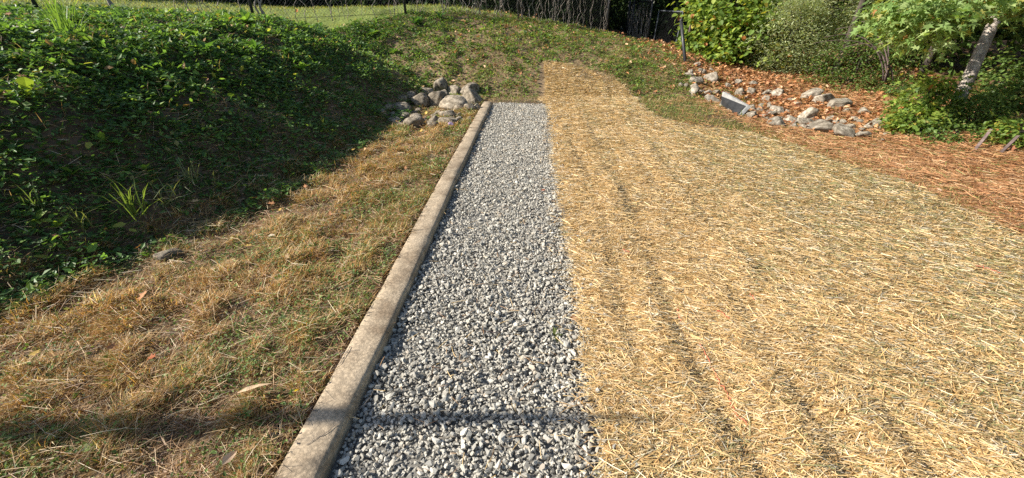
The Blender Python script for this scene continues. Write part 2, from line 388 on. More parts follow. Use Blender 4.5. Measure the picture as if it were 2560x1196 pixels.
ng = bpy.data.node_groups.new('scatter_gravel', 'GeometryNodeTree'); ng.interface.new_socket('Geometry', in_out='INPUT', socket_type='NodeSocketGeometry'); ng.interface.new_socket('Geometry', in_out='OUTPUT', socket_type='NodeSocketGeometry')
def gn(kind, **kw):
    n_ = ng.nodes.new(kind)
    for a_, b_ in kw.items(): setattr(n_, a_, b_)
    return n_
gi, go, iop, ci_ = gn('NodeGroupInput'), gn('NodeGroupOutput'), gn('GeometryNodeInstanceOnPoints'), gn('GeometryNodeCollectionInfo')
ci_.inputs['Collection'].default_value = pool_c; ci_.inputs['Separate Children'].default_value = True; ci_.inputs['Reset Children'].default_value = True
def named(nm, tp):
    n_ = gn('GeometryNodeInputNamedAttribute', data_type=tp); n_.inputs['Name'].default_value = nm; return n_.outputs['Attribute']
e2r = gn('FunctionNodeEulerToRotation'); iop.inputs['Pick Instance'].default_value = True
for a_, b_ in ((gi.outputs[0], iop.inputs['Points']), (ci_.outputs[0], iop.inputs['Instance']), (named('idx', 'INT'), iop.inputs['Instance Index']), (named('rot', 'FLOAT_VECTOR'), e2r.inputs[0]),
               (e2r.outputs[0], iop.inputs['Rotation']), (named('scl', 'FLOAT_VECTOR'), iop.inputs['Scale']), (iop.outputs[0], go.inputs[0])): ng.links.new(a_, b_)
g.modifiers.new('scatter', 'NODES').node_group = ng
for i in np.nonzero(top)[0]:
    o = bpy.data.objects.new('stone', smesh[var[i] * 5 + rng.choice(5, p=[.36, .26, .24, .09, .05])]); COL.objects.link(o); o.parent = gravel_path
    R3 = Matrix((X[i], Y[i], Z[i])).transposed()
    o.matrix_local = Matrix.LocRotScale(Vector(P[i]), R3.to_quaternion(), Vector(sz[i]))

bag = Bag(); x, y, d = scatter(KX1, GX1, .4, 8, 150, ref=6, power=1); n = len(x)
x = np.where(rng.random(n) < .6, GX1 - (GX1 - x) ** 2 * .7, x)
strips_todo = (x, y, n)
# ------------------------------------------------------------------ straw blanket
sx = np.arange(.28, 3.85, .05); sy = np.arange(-1, 10.2, .06)
A, B = np.meshgrid(sx, sy); keepv = in_poly(WOB(A, B), B, STRAW)
Zs = straw_z(A, B) - .008
idx = -np.ones(A.shape, int)
cell = keepv[:-1, :-1] & keepv[1:, :-1] & keepv[:-1, 1:] & keepv[1:, 1:]
ci, cj = np.nonzero(cell); nxs = A.shape[1]
L = np.stack([ci * nxs + cj, ci * nxs + cj + 1, (ci + 1) * nxs + cj + 1, (ci + 1) * nxs + cj], 1)
used = np.unique(L); remap = -np.ones(A.size, int); remap[used] = np.arange(len(used))
blanket = link('straw_blanket', raw_mesh('straw_blanket', np.stack([A.ravel(), B.ravel(), Zs.ravel()], 1)[used], remap[L].ravel(), np.arange(len(L)) * 4, None, None, True), M['mat'])
tag(blanket, 'golden straw erosion blanket laid beside the gravel path', 'straw blanket')
STRIPS = []
for k in range(5):
    r = np.random.default_rng(40 + k); b = r.uniform(-.16, .16); h = r.uniform(0, .10)
    STRIPS.append(([(-.5, -.5, 0), (-.5, .5, 0), (0, -.5 , h), (0, .5, h), (.5, -.4, 0), (.5, .4, 0)], [[0, 2, 3, 1], [2, 4, 5, 3]], b))
def strips(bag, P, yaw, pitch, roll, L, Wd, col):
    X, Y, Z = frames(yaw, pitch, roll); n = len(P); var = rng.integers(0, 5, n)
    fr = np.sqrt((P[:, :2] ** 2).sum(1)) > 2.1
    bag.stamp([(-.5, -.5, 0), (-.5, .5, 0), (.5, .45, 0), (.5, -.45, 0)], [[0, 3, 2, 1]], P[fr], X[fr], Y[fr], Z[fr], np.stack([L[fr], Wd[fr], L[fr]], 1), col[fr])
    var[fr] = 9
    for q in range(5):
        s = var == q; tv = np.array(STRIPS[q][0], float); b = STRIPS[q][2]
        # in-plane bend expressed through an offset relative to width
        sc = np.stack([L[s], Wd[s], L[s]], 1)
        tv2 = tv.copy(); bag.stamp(tv2, STRIPS[q][1], P[s], X[s], Y[s], Z[s], sc, col[s])
x, y, d = scatter(.12, 3.95, .3, 10.2, 40000, ref=1.9, power=1.42)
edge_j = .03
inside = in_poly(WOB(x, y) + rng.normal(0, edge_j, x.size), y + rng.normal(0, edge_j, x.size), STRAW) | ((rng.random(x.size) < .012) & (x > .15) & (x < .4) & (y < 8))
x, y, d = x[inside], y[inside], d[inside]; n = len(x)
lod = np.maximum(1, d / 2.0) ** .45
z = np.where(x < .27, .012, straw_z(x, y)) + .002 + .016 * rng.random(n) ** 1.5
yaw = rng.normal(0, .62, n) + np.where(x > 1.4, -.35, .1) * (rng.random(n) < .75) + 1.2 * (fbm(x * 1.5, y * 1.5, 81) - .5)
stray = rng.random(n) < .16; yaw[stray] = rng.uniform(0, 6.28, stray.sum())
pn = fbm(x * .9, y * .9, 83) + .5 * (fbm(x * 4, y * 4, 85) - .5)
grn = sstep(.9, 2.5, x + 2.4 * (pn - .5)) * 1.0 + .5 * sstep(.25, .0, np.abs(((x + .12 * (fbm(y * .7, y * 0 + 2, 177) - .5)) % .62) - .31)) * (x > .7) * sstep(.35, .65, fbm(x * 2, y * .8, 179))
w = np.stack([.29 - .05 * grn, .30 - .10 * grn, .21 + 0 * grn, .085 + .17 * grn, .07 + .07 * grn, .02 + .22 * grn, .045 + 0 * grn], 1)
col = pick([(.77, .575, .315), (.64, .435, .185), (.46, .285, .115), (.23, .17, .075), (.44, .39, .29), (.31, .295, .13), (.86, .74, .52)], w, n, .15)
bag = Bag()
strips(bag, np.stack([x, y, z], 1), yaw, rng.normal(0, .10, n) + .25 * (rng.random(n) < .03) * rng.random(n), rng.normal(0, .55, n),
       (.018 + .09 * rng.random(n) ** 2.4) * np.minimum(lod, 1.25), (.0018 + .0018 * rng.random(n)) * lod, col)
bg2 = Bag(); dx_, dy_, dn = strips_todo
strips(bg2, np.stack([dx_, dy_, .024 + .012 * rng.random(dn)], 1), rng.uniform(0, 6.28, dn), rng.normal(0, .2, dn), rng.normal(0, .5, dn), .02 + .06 * rng.random(dn), np.full(dn, .0022), pick([(.62, .44, .2), (.42, .25, .12), (.25, .15, .09)], [.4, .35, .25], dn))
o = link('debris', bg2.mesh('debris'), M['straw'], gravel_path); o['kind'] = 'stuff'
sw = link('straw', bag.mesh('straw'), M['straw'], blanket); sw['kind'] = 'stuff'
print('straws', n)
def thread(px, name='stitching'):
    pts = [at(*p) for p in px]; V = []; F = []
    ts = np.linspace(0, len(pts) - 1, 8 * len(pts)); q = np.array([np.interp(ts, range(len(pts)), [p[c] for p in pts]) for c in range(3)]).T
    q[:, 0] += .004 * rng.standard_normal(len(q)); q[:, 2] = straw_z(q[:, 0], q[:, 1]) + .017 + .004 * rng.standard_normal(len(q))
    V, F = tube(q, .0019, 4); return link(name, mesh_of(name, V, F, True), M['thread'], blanket)
thread([(1745, 880), (1780, 950), (1815, 1010), (1832, 1050), (1862, 1085)])
thread([(1790, 800), (1815, 822)]); thread([(1868, 752), (1880, 765)]); thread([(1555, 640), (1570, 650)]); thread([(2430, 680), (2490, 702)])
thread([(1690, 790), (1697, 820)])

# ------------------------------------------------------------------ grasses
BLADES = []
for k in range(6):
    r = np.random.default_rng(70 + k); b = r.uniform(.1, .75)
    BLADES.append(([(0, -.5, 0), (0, .5, 0), (.52, -.4, b * .22), (.52, .4, b * .22), (.98 - b * .25, 0, b * .75)], [[0, 2, 3, 1], [2, 4, 3]]))
def blades(bag, P, yaw, elev, L, Wd, col):
    """bent tapering blades; elev = angle from the ground, they arc over towards yaw"""
    n = len(P); X, Y, Z = frames(yaw, elev, rng.normal(0, .35, n)); var = rng.integers(0, 6, n)
    for q in range(6):
        s = var == q; tv = np.array(BLADES[q][0]); tv = tv * np.array([1, 1, -1])
        bag.stamp(tv, BLADES[q][1], P[s], X[s], Y[s], Z[s], np.stack([L[s], Wd[s], L[s]], 1), col[s])
TRE = ([(0, 0, 0), (.28, -.2, .06), (.6, 0, 0), (.28, .2, .06),
        (-.08, .28, .06), (-.42, .36, 0), (-.32, .02, .06), (-.32, -.06, .06), (-.42, -.40, 0), (-.04, -.3, .06)],
       [[0, 1, 2], [0, 2, 3], [0, 4, 5], [0, 5, 6], [0, 7, 8], [0, 8, 9]])
OVAL = ([(0, 0, 0), (.32, -.30, .05), (.78, -.2, .02), (1, 0, -.08), (.78, .2, .02), (.32, .30, .05), (.5, 0, -.04)], [[0, 1, 6], [1, 2, 6], [2, 3, 6], [3, 4, 6], [4, 5, 6], [5, 0, 6]])
DIAM = ([(0, 0, 0), (.45, -.28, .07), (1, 0, -.05), (.45, .28, .07)], [[0, 1, 2], [0, 2, 3]])
def leaves(bag, tpl, P, yaw, pitch, roll, S, col):
    X, Y, Z = frames(yaw, pitch, roll); bag.stamp(tpl[0], tpl[1], P, X, Y, Z, S, col)
def toe_x(y): return np.interp(y, TOE_Y, TOE_X)
# dry turf between kerb and bank
x, y, d = scatter(-4.2, KX0 + .03, .5, 8.6, 34000, ref=2.1, power=1.45)
cl = fbm(x * 6.2, y * 6.2, 91, 3); big = fbm(x * 1.1, y * 1.1, 95, 2)
k = (x > toe_x(y) - .25) & (rng.random(x.size) < sstep(.36, .54, cl) * .72 + .28) & (rng.random(x.size) < .45 + .55 * sstep(.02, .14, KX0 - x))
x, y, d, cl, big = x[k], y[k], d[k], cl[k], big[k]; n = len(x); lod = np.maximum(1, d / 2.1) ** .6
grn = sstep(.42, .68, fbm(x * 1.7, y * 1.7, 97)) * .65 + .25 * sstep(.6, .1, KX0 - x) + .12 * sstep(2.5, 1.2, y)
shade = sstep(.6, 0, x - toe_x(y))
w = np.stack([.34 - .2 * grn, .24 - .12 * grn, .16 + 0 * grn, .12 + .22 * grn, .03 + .25 * grn, .10 - .03 * grn], 1)
col = pick([(.50, .28, .095), (.64, .44, .195), (.34, .185, .07), (.30, .245, .075), (.16, .22, .05), (.74, .61, .38)], w, n, .2)
bag = Bag()
lean = 6.28 * fbm(x * 2.0, y * 2.0, 99) * 2
blades(bag, np.stack([x, y, terrain(x, y) - .004], 1), lean + rng.normal(0, 1.1, n), np.abs(rng.normal(.62, .38, n)).clip(.05, 1.5),
       (.032 + .055 * rng.random(n)) * (.5 + 1.0 * sstep(.3, .7, cl)), (.0017 + .0018 * rng.random(n)) * lod, col)
x, y, d = scatter(-3.8, KX0, .5, 8.6, 8000, ref=2.2, power=1.4)
k = (x > toe_x(y) - .3); x, y, d = x[k], y[k], d[k]; n2 = len(x)
strips(bag, np.stack([x, y, terrain(x, y) + .003 + .012 * rng.random(n2)], 1), rng.uniform(0, 6.28, n2), rng.normal(0, .25, n2), rng.normal(0, .6, n2), .02 + .05 * rng.random(n2) ** 1.5, (.0018 + .002 * rng.random(n2)) * np.maximum(1, d / 2.4) ** .5,
       pick([(.40, .26, .14), (.30, .18, .09), (.52, .38, .23), (.20, .12, .065), (.46, .34, .26)], [.3, .25, .18, .15, .12], n2))
x, y, d = scatter(-3.6, KX0, .5, 8.6, 6500, ref=2.4, power=1.3)
k = (x > toe_x(y) - .1) & (rng.random(x.size) < .15 + .85 * sstep(.5, .68, fbm(x * 2.1, y * 2.1, 141)) + .3 * (KX0 - x < .35)); x, y, d = x[k], y[k], d[k]; n2 = len(x)
leaves(bag, DIAM, np.stack([x, y, terrain(x, y) + .012 + .03 * rng.random(n2)], 1), rng.uniform(0, 6.28, n2), rng.normal(.1, .5, n2), rng.normal(0, .5, n2), (.011 + .012 * rng.random(n2)) * np.maximum(1, d / 2.4) ** .6,
       pick([(.13, .21, .05), (.2, .28, .08), (.09, .15, .04), (.26, .29, .1)], [.4, .25, .2, .15], n2))
dg = link('dry_grass', bag.mesh('dry_grass'), M['grass']); tag(dg, 'short dry golden brown turf between kerb and bank', 'grass', None, 'stuff')
print('dry grass', n)
# fallen pine needles and stalks over the turf and over the flat beyond the straw
bag = Bag()
x, y, d = scatter(-4.2, KX0, .5, 8.6, 1700, ref=2.4, power=1.2); k = (x > toe_x(y) - 1.0); x, y, d = x[k], y[k], d[k]; n = len(x)
z = terrain(x, y) + .015 + .04 * rng.random(n)
strips(bag, np.stack([x, y, z], 1), rng.normal(.5, 1.0, n), rng.normal(0, .2, n), rng.uniform(-1, 1, n), .04 + .11 * rng.random(n), (.0011 + .0008 * rng.random(n)) * np.maximum(1, d / 2.4) ** .6,
       pick([(.55, .38, .2), (.42, .24, .11), (.66, .54, .36), (.3, .17, .09)], [.35, .3, .2, .15], n))
x, y, d = scatter(1.9, 9, 1.5, 11.5, 8000, ref=3.6, power=1.3)
k = ~in_poly(x, y, STRAW) & (rng.random(x.size) < sstep(3.0, 4.0, x + .35 * (y < 5) + .5 * (fbm(x, y, 103) - .5)) + .06) & ~((y > 8.8) & (x < 3.6)); x, y, d = x[k], y[k], d[k]; n = len(x)
z = terrain(x, y) + .003 + .03 * rng.random(n) ** 1.6
lod = np.maximum(1, d / 3.6) ** .6
strips(bag, np.stack([x, y, z], 1), rng.normal(-.4, .9, n) + 2 * (fbm(x * .8, y * .8, 105) - .5), rng.normal(0, .12, n), rng.uniform(-1, 1, n), .07 + .14 * rng.random(n), (.0030 + .0016 * rng.random(n)) * lod,
       pick([(.46, .235, .105), (.53, .31, .15), (.35, .165, .07), (.58, .40, .23), (.24, .12, .06), (.22, .23, .07)], [.32, .24, .2, .08, .08, .08], n))
pn = link('pine_needles', bag.mesh('pine_needles'), M['straw']); tag(pn, 'reddish brown fallen pine needles strewn over the ground', 'needles', None, 'stuff')
print('needles', n)
# green-brown grass along the blanket's outer edge and below the back slope
bag = Bag()
x, y, d = scatter(1.6, 5.6, 1.5, 11.5, 9500, ref=3.4, power=1.3)
dist = np.interp(y, [1.5, 2.9, 3.9, 4.9, 5.8, 6.5, 7, 8.7, 9.5, 11], [3.7, 3.7, 3.75, 3.4, 3.1, 2.2, 2.0, 2.1, 1.8, 1.0])
wd = np.interp(y, [2, 3.5, 5, 6, 7, 8, 9, 11], [.35, .45, .55, 1.3, 2.0, 2.1, 2.4, 3])
gpn = fbm(x * 1.6, y * 1.6, 111)
k = ~in_poly(x, y, STRAW) & (rng.random(x.size) < sstep(1, .25, (x - dist) / wd) * (.25 + .9 * sstep(.3, .65, gpn))) & (x - dist < wd * 1.2)
x, y, d, gpn = x[k], y[k], d[k], gpn[k]; n = len(x)
grn = sstep(.35, .65, gpn) * np.interp(y, [2, 5, 6.5, 8], [.45, .4, .8, 1])
w = np.stack([.3 * (1.1 - grn), .2 * (1.1 - grn), .2 + 0 * grn, .35 * grn + .02, .22 * grn + .02], 1)
col = pick([(.40, .24, .09), (.50, .36, .16), (.26, .20, .07), (.15, .21, .05), (.22, .27, .07)], w, n, .2)
blades(bag, np.stack([x, y, terrain(x, y) - .003], 1), rng.uniform(0, 6.28, n), np.abs(rng.normal(.7, .35, n)).clip(.08, 1.5), .035 + .06 * rng.random(n), (.003 + .002 * rng.random(n)) * np.maximum(1, d / 3.4) ** .6, col)
eg = link('verge_grass', bag.mesh('verge_grass'), M['grass']); tag(eg, 'mixed green and brown grass bordering the straw and the rocks', 'grass', None, 'stuff')
print('verge', n)
# sprouts growing through the straw
bag = Bag(); x, y, d = scatter(1.0, 3.8, .4, 6.5, 1500, ref=2.5, power=1.2)
k = in_poly(x, y, STRAW) & (rng.random(x.size) < .55 * sstep(.52, .75, fbm(x * 1.3, y * 1.3, 113) + .1 * (x > 1.8))); x, y, d = x[k], y[k], d[k]; n = len(x)
blades(bag, np.stack([x, y, straw_z(x, y)], 1), rng.uniform(0, 6.28, n), rng.uniform(.15, 1.0, n), .03 + .05 * rng.random(n), .0022 * np.maximum(1, d / 2.5) ** .6, pick([(.13, .22, .05), (.2, .26, .09), (.28, .3, .13)], [.4, .35, .25], n))
o = link('sprouting_grass', bag.mesh('sprouting_grass'), M['grass'], blanket); o['kind'] = 'stuff'
# lawn behind the fence
FX = [-14, -9.6, -8.5, -6, -3.2, -.4, 2.25]; FY = [3.6, 6.9, 7.8, 9.9, 11.8, 13.2, 14.25]
bag = Bag(); x, y, d = scatter(-26, 2.5, 6, 30, 250, ref=9, power=1.3)
fd = y - np.interp(x, FX, FY); k = (fd > -.6) & (rng.random(x.size) < np.where(fd < .2, .3, 1)); x, y, d, fd = x[k], y[k], d[k], fd[k]; n = len(x)
blades(bag, np.stack([x, y, terrain(x, y) - .005], 1), rng.uniform(0, 6.28, n), rng.uniform(.6, 1.4, n), .05 + .08 * rng.random(n), (.006 + .005 * rng.random(n)) * np.maximum(1, d / 10),
       pick([(.26, .32, .06), (.36, .38, .09), (.48, .40, .17), (.19, .25, .05)], [.32, .28, .25, .15], n))
o = link('lawn_grass', bag.mesh('lawn_grass'), M['grass']); tag(o, 'sunlit yellow green lawn beyond the wire fence', 'grass', None, 'stuff')
print('lawn', n)
# ------------------------------------------------------------------ ground cover on the banks
bag = Bag()
x, y, d = scatter(-11, 5.5, 1.0, 14.5, 5200, ref=4.2, power=1.15, zf=lambda a, b: terrain(a, b, False))
z = terrain(x, y); zs = terrain(x, y, False)
fd = y - np.interp(x, FX, FY)
left = (x < toe_x(y) + .1)
back = (y > 8.6) & ~left & ~in_poly(x, y, STRAW) & (x < 4.6)
gap = fbm(x * 2.3, y * 2.3, 121); gap2 = fbm(x * 6.5, y * 6.5, 123)
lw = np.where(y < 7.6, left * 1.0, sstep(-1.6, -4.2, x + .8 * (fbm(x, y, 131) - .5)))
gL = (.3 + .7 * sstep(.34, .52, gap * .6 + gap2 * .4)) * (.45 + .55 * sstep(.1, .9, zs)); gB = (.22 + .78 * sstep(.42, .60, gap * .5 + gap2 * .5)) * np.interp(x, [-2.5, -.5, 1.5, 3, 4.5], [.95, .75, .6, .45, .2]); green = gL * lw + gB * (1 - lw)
k = (left | back) & (fd < .3) & (rng.random(x.size) < green)
x, y, z, d, left, lw = x[k], y[k], z[k], d[k], left[k], lw[k]; n = len(x)
lod = np.maximum(1, d / 4.2) ** .5
hh = .01 + (.06 + .05 * lw) * rng.random(n) * sstep(.3, .75, fbm(x * 3.2, y * 3.2, 125))
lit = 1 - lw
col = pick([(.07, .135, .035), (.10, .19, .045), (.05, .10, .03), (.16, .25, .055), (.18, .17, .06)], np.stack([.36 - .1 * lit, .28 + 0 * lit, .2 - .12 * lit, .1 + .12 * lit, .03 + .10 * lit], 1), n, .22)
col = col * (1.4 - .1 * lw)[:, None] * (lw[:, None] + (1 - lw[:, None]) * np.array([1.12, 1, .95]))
P = np.stack([x, y, z + hh], 1); t3 = rng.random(n) < .45
S = (.030 + .028 * rng.random(n)) * lod * (.78 + .14 * lw)
yw, pt, rl = rng.uniform(0, 6.28, n), rng.normal(.05, .42, n), rng.normal(0, .42, n)
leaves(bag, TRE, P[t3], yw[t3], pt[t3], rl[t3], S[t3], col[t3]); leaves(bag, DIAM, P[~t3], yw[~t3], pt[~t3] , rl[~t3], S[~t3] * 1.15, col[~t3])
x, y, d = scatter(-11, -1.5, 1.0, 12.5, 420, ref=5, power=.9, zf=lambda a, b: terrain(a, b, False)); fd = y - np.interp(x, FX, FY); zs = terrain(x, y, False)
k = (x < toe_x(y)) & (fd < .1) & (rng.random(x.size) < sstep(.42, .62, fbm(x * 1.8, y * 1.8, 151)) * (.25 + .75 * sstep(.5, 1.3, zs))); x, y = x[k], y[k]; n = len(x)
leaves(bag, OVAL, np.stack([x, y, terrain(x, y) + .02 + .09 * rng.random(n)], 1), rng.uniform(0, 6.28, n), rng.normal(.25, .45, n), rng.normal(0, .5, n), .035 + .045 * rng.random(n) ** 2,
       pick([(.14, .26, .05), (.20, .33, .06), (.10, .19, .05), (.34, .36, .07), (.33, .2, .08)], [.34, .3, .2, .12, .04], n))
o = link('ground_cover', bag.mesh('ground_cover'), M['leaf']); tag(o, 'low dark green leafy ground cover blanketing the banks', 'ground cover', None, 'stuff')
print('cover', n)
# dead stalks and grass on the banks
bag = Bag()
x, y, d = scatter(-9, 5.5, 1.0, 14.5, 3000, ref=4.0, power=1.1, zf=lambda a, b: terrain(a, b, False))
fd = y - np.interp(x, FX, FY); left = x < toe_x(y) + .15; back = (y > 8.2) & ~left & ~in_poly(x, y, STRAW) & (x < 4.8)
k = ((left & (rng.random(x.size) < .45)) | back) & (fd < .3); x, y, d, left = x[k], y[k], d[k], left[k]; n = len(x)
blades(bag, np.stack([x, y, terrain(x, y)], 1), rng.uniform(0, 6.28, n), np.abs(rng.normal(.35, .4, n)).clip(.02, 1.4), .05 + .12 * rng.random(n), (.0028 + .002 * rng.random(n)) * np.maximum(1, d / 4) ** .6,
       pick([(.40, .26, .14), (.52, .39, .23), (.26, .165, .09), (.28, .29, .09), (.17, .24, .06)], [.28, .2, .17, .18, .17], n))
o = link('dead_stalks', bag.mesh('dead_stalks'), M['grass']); tag(o, 'dead brown grass stalks among the bank plants', 'stalks', None, 'stuff')
print('stalks', n)
# ------------------------------------------------------------------ rocks
def rock_mesh(name, seed, angular):
    r = np.random.default_rng(seed); bm = bmesh.new(); bmesh.ops.create_icosphere(bm, subdivisions=4, radius=1)
    D = np.array([v.co[:] for v in bm.verts]); D = unit(D)
    K = 15 if angular else 13
    nrm = unit(r.standard_normal((K, 3))); off = r.uniform(.5, .92, K) if angular else r.uniform(.56, .98, K)
    q = np.maximum(D @ nrm.T, 1e-3) / off[None]
    p = 60 if angular else 30
    R = (np.sum(q ** p, 1) + 1.0) ** (-1 / p)
    V = D * R[:, None]
    for f, a in ((1.7, .12), (4.2, .06), (9.5, .03)):
        nn = fbm(V[:, 0] * f + seed, V[:, 1] * f + V[:, 2] * f * .7, seed) + fbm(V[:, 2] * f - seed, V[:, 0] * f * .6 + V[:, 1] * f, seed + 5) - 1
        V = V * (1 + a * nn)[:, None]
    for v, c in zip(bm.verts, V): v.co = c
    for f in bm.faces: f.smooth = True
    me = bpy.data.meshes.new(name); bm.to_mesh(me); bm.free(); return me
ROUND = [rock_mesh('rock', 200 + k, False) for k in range(10)]
ANG = [rock_mesh('rock', 300 + k, True) for k in range(14)]
for me in ROUND: me.materials.append(M['boulder'])
for me in ANG: me.materials.append(M['riprap'])
def put_rock(u, v, w, h, pool, label, group, i, lift=.0, flat=1.0, tilt=.25):
    """a rock whose picture is about w by h pixels, standing on the ground under its lower third"""
    p = at(u, v + .30 * h); zc = depth(p); a = w / 2 * zc / FPX; c = max(h / 2 * zc / FPX, a * .55) * flat
    b = (a + c) / 2 * rng.uniform(.85, 1.15)
    o = bpy.data.objects.new('rock', pool[i % len(pool)]); COL.objects.link(o)
    o.location = (p[0], p[1], p[2] + c * .5 + lift); kk = 1.42 if pool is ROUND else 1.42; o.scale = (a * kk, b * kk, c * kk)
    o.rotation_euler = (rng.normal(0, tilt), rng.normal(0, tilt), rng.uniform(-.5, .5) + math.pi * (i % 2))
    return tag(o, label, 'rock', group)
pile = [(1430, 265, 160, 210), (1260, 345, 190, 110), (1650, 315, 170, 140), (1840, 310, 230, 160), (1880, 420, 230, 210), (1370, 470, 240, 240), (1160, 490, 200, 210), (1500, 405, 140, 140),
        (1640, 505, 330, 200), (1010, 400, 120, 90), (850, 570, 280, 150), (680, 555, 130, 70), (600, 650, 130, 140), (750, 660, 120, 110), (860, 650, 100, 70), (1040, 640, 110, 70), (1110, 605, 90, 70),
        (920, 705, 150, 130), (1080, 720, 150, 90), (1050, 790, 250, 160), (1185, 740, 90, 90), (1550, 655, 200, 130), (1410, 640, 100, 90), (1350, 740, 120, 120), (1540, 765, 220, 90), (1310, 830, 160, 90),
        (1840, 580, 120, 90), (1950, 560, 110, 90), (1690, 570, 130, 90), (780, 760, 160, 90), (850, 815, 140, 70), (900, 460, 120, 90), (1885, 495, 140, 110)]
special = {0: 'tall upright tan boulder crowning the pile by the kerb', 8: 'long slanting pale boulder in the pile beside the kerb end', 10: 'long dark slab at the shaded side of the boulder pile',
           4: 'big mottled boulder overhanging the kerb end', 19: 'broad front boulder half sunk in grass below the pile', 5: 'big rounded boulder in the middle of the pile', 27: 'small tan stone tucked against the kerb end'}
for i, (x, y, w, h) in enumerate(pile):
    lab = special.get(i)
    if not lab:
        lab = 'tan rounded boulder stacked high in the pile by the kerb' if y < 520 else 'small rounded stone lying low in the pile by the kerb'
    put_rock(850 + x / 5.689, 170 + y / 5.689, w / 5.689, h / 5.689, ROUND, lab, 'boulders piled at the kerb end', i)
rip = [(320, 245, 70, 80), (410, 210, 70, 50), (460, 215, 50, 60), (555, 195, 70, 40), (400, 150, 80, 40), (550, 270, 130, 120), (370, 315, 150, 60), (215, 355, 50, 40), (270, 360, 60, 40), (370, 385, 80, 80),
       (350, 425, 110, 70), (500, 440, 80, 50), (590, 430, 80, 60), (545, 515, 130, 80), (660, 575, 60, 50), (725, 575, 80, 80), (755, 622, 70, 40), (860, 645, 100, 40), (970, 680, 140, 70), (820, 320, 90, 60),
       (720, 360, 60, 60), (850, 440, 90, 80), (970, 420, 80, 90), (990, 340, 80, 50), (1140, 430, 80, 70), (1240, 445, 120, 80), (1120, 510, 70, 80), (1170, 580, 60, 60), (985, 605, 80, 60), (1060, 600, 60, 50),
       (1090, 690, 80, 50), (1165, 660, 110, 80), (1270, 640, 110, 70), (1300, 600, 60, 40), (1160, 720, 90, 50), (1230, 760, 190, 80), (1260, 720, 90, 50), (1410, 520, 80, 40), (1470, 550, 80, 50), (1580, 475, 200, 90),
       (1740, 520, 230, 110), (1880, 570, 200, 130), (1580, 680, 180, 150), (1550, 760, 150, 80), (1390, 740, 130, 90), (1420, 800, 110, 60), (1520, 805, 80, 60), (1700, 810, 260, 130), (1810, 700, 70, 40),
       (1870, 760, 60, 70), (1935, 750, 90, 60), (1920, 840, 140, 100), (1970, 880, 240, 80), (2010, 800, 90, 70), (2080, 730, 100, 60), (2170, 650, 130, 80), (2150, 835, 90, 40), (2260, 790, 150, 40), (2160, 890, 120, 50),
       (2350, 820, 60, 40), (1980, 640, 60, 50), (2300, 735, 60, 30)]
special = {42: 'tall grey riprap boulder standing amid the ditch stones', 47: 'largest pale boulder at the low edge of the ditch', 52: 'flat white boulder bordering the pine needle ground', 40: 'grey mossy boulder lying on needles below the bushes',
           41: 'pale rugged boulder on needles under the bushes', 18: 'white stone at the foot of the concrete inlet slab', 5: 'big grey angular rock in leaf litter near the gate post', 10: 'pale broad rock at the grass edge of the ditch top'}
for i, (x, y, w, h) in enumerate(rip):
    lab = special.get(i)
    if not lab:
        place = 'below the gate post' if y < 300 and x < 620 else 'in leaf litter above the inlet' if y < 480 and x < 1350 and x > 640 else 'around the concrete inlet' if x < 1100 else 'in the middle of the ditch' if x < 1750 else 'at the needle strewn end of the ditch'
        lab = ('small' if w < 75 else 'medium' if w < 115 else 'large') + ' angular riprap rock ' + place
    put_rock(1650 + x / 4.267, 130 + y / 4.267, w / 4.267, h / 4.267, ANG, lab, 'riprap rocks in the ditch', i, tilt=.35)
for k in range(46):
    if k < 14: u_, v_, w_, pl = rng.uniform(960, 1190), rng.uniform(285, 312), rng.uniform(10, 20), ROUND
    else:
        t_ = rng.random(); u_, v_, w_, pl = 1705 + 520 * t_ + rng.normal(0, 14), 215 + 125 * t_ ** .8 + rng.normal(0, 14), rng.uniform(9, 24), ANG
    put_rock(u_, v_, w_, w_ * rng.uniform(.5, .8), pl, 'small cobble wedged among the turf below the boulder pile' if k < 14 else 'small broken cobble wedged between the ditch riprap', 'boulders piled at the kerb end' if k < 14 else 'riprap rocks in the ditch', k)
o = put_rock(426, 640, 46, 24, ROUND, 'lone pale stone lying in the turf at the bank foot', None, 3)
# ------------------------------------------------------------------ concrete inlet slab
def on_depth(u, v, zc):
    d = ray(u, v); f = np.array(CR @ Vector((0, 0, -1))); return np.array([0, 0, CAM_Z]) + d * (zc / np.dot(d, f))
bf = at(1844, 292); zb0 = depth(bf); af = at(1810, 250); za0 = zb0 + .75
bt = on_depth(1869, 265, zb0 + .05); atp = on_depth(1806, 229, za0); af = on_depth(1806, 240, za0); af[2] = float(terrain(af[0], af[1])) - .02
inlet = empty('storm_inlet', tuple(bf)); tag(inlet, 'flared grey concrete storm inlet with shade painted dark inside in the ditch', 'inlet')
def slab(name, quad, th, mat, bev=.008):
    """a thick slab: four corners of one face and the thickness vector"""
    o0 = np.array(inlet.location); V = [p - o0 for p in quad] + [p + th - o0 for p in quad]
    F = [[0, 1, 2, 3], [7, 6, 5, 4], [0, 4, 5, 1], [1, 5, 6, 2], [2, 6, 7, 3], [3, 7, 4, 0]]
    me = mesh_of(name, V, F); bm = bmesh.new(); bm.from_mesh(me); bmesh.ops.recalc_face_normals(bm, faces=bm.faces); bmesh.ops.bevel(bm, geom=bm.edges, offset=bev, segments=2, affect='EDGES'); bm.to_mesh(me); bm.free()
    return link(name, me, mat, inlet)
M['painted_shade'] = mat_proc('shade_painted_concrete', (.014, .015, .016), (.04, .04, .041), scale=7, bump=.4, bdist=.01)  # near-black colour paints the inlet's inside shade onto its face and floor
nrm_ = unit(np.cross(bf - af, bt - bf)); nrm_ = nrm_ if nrm_[0] > 0 else -nrm_
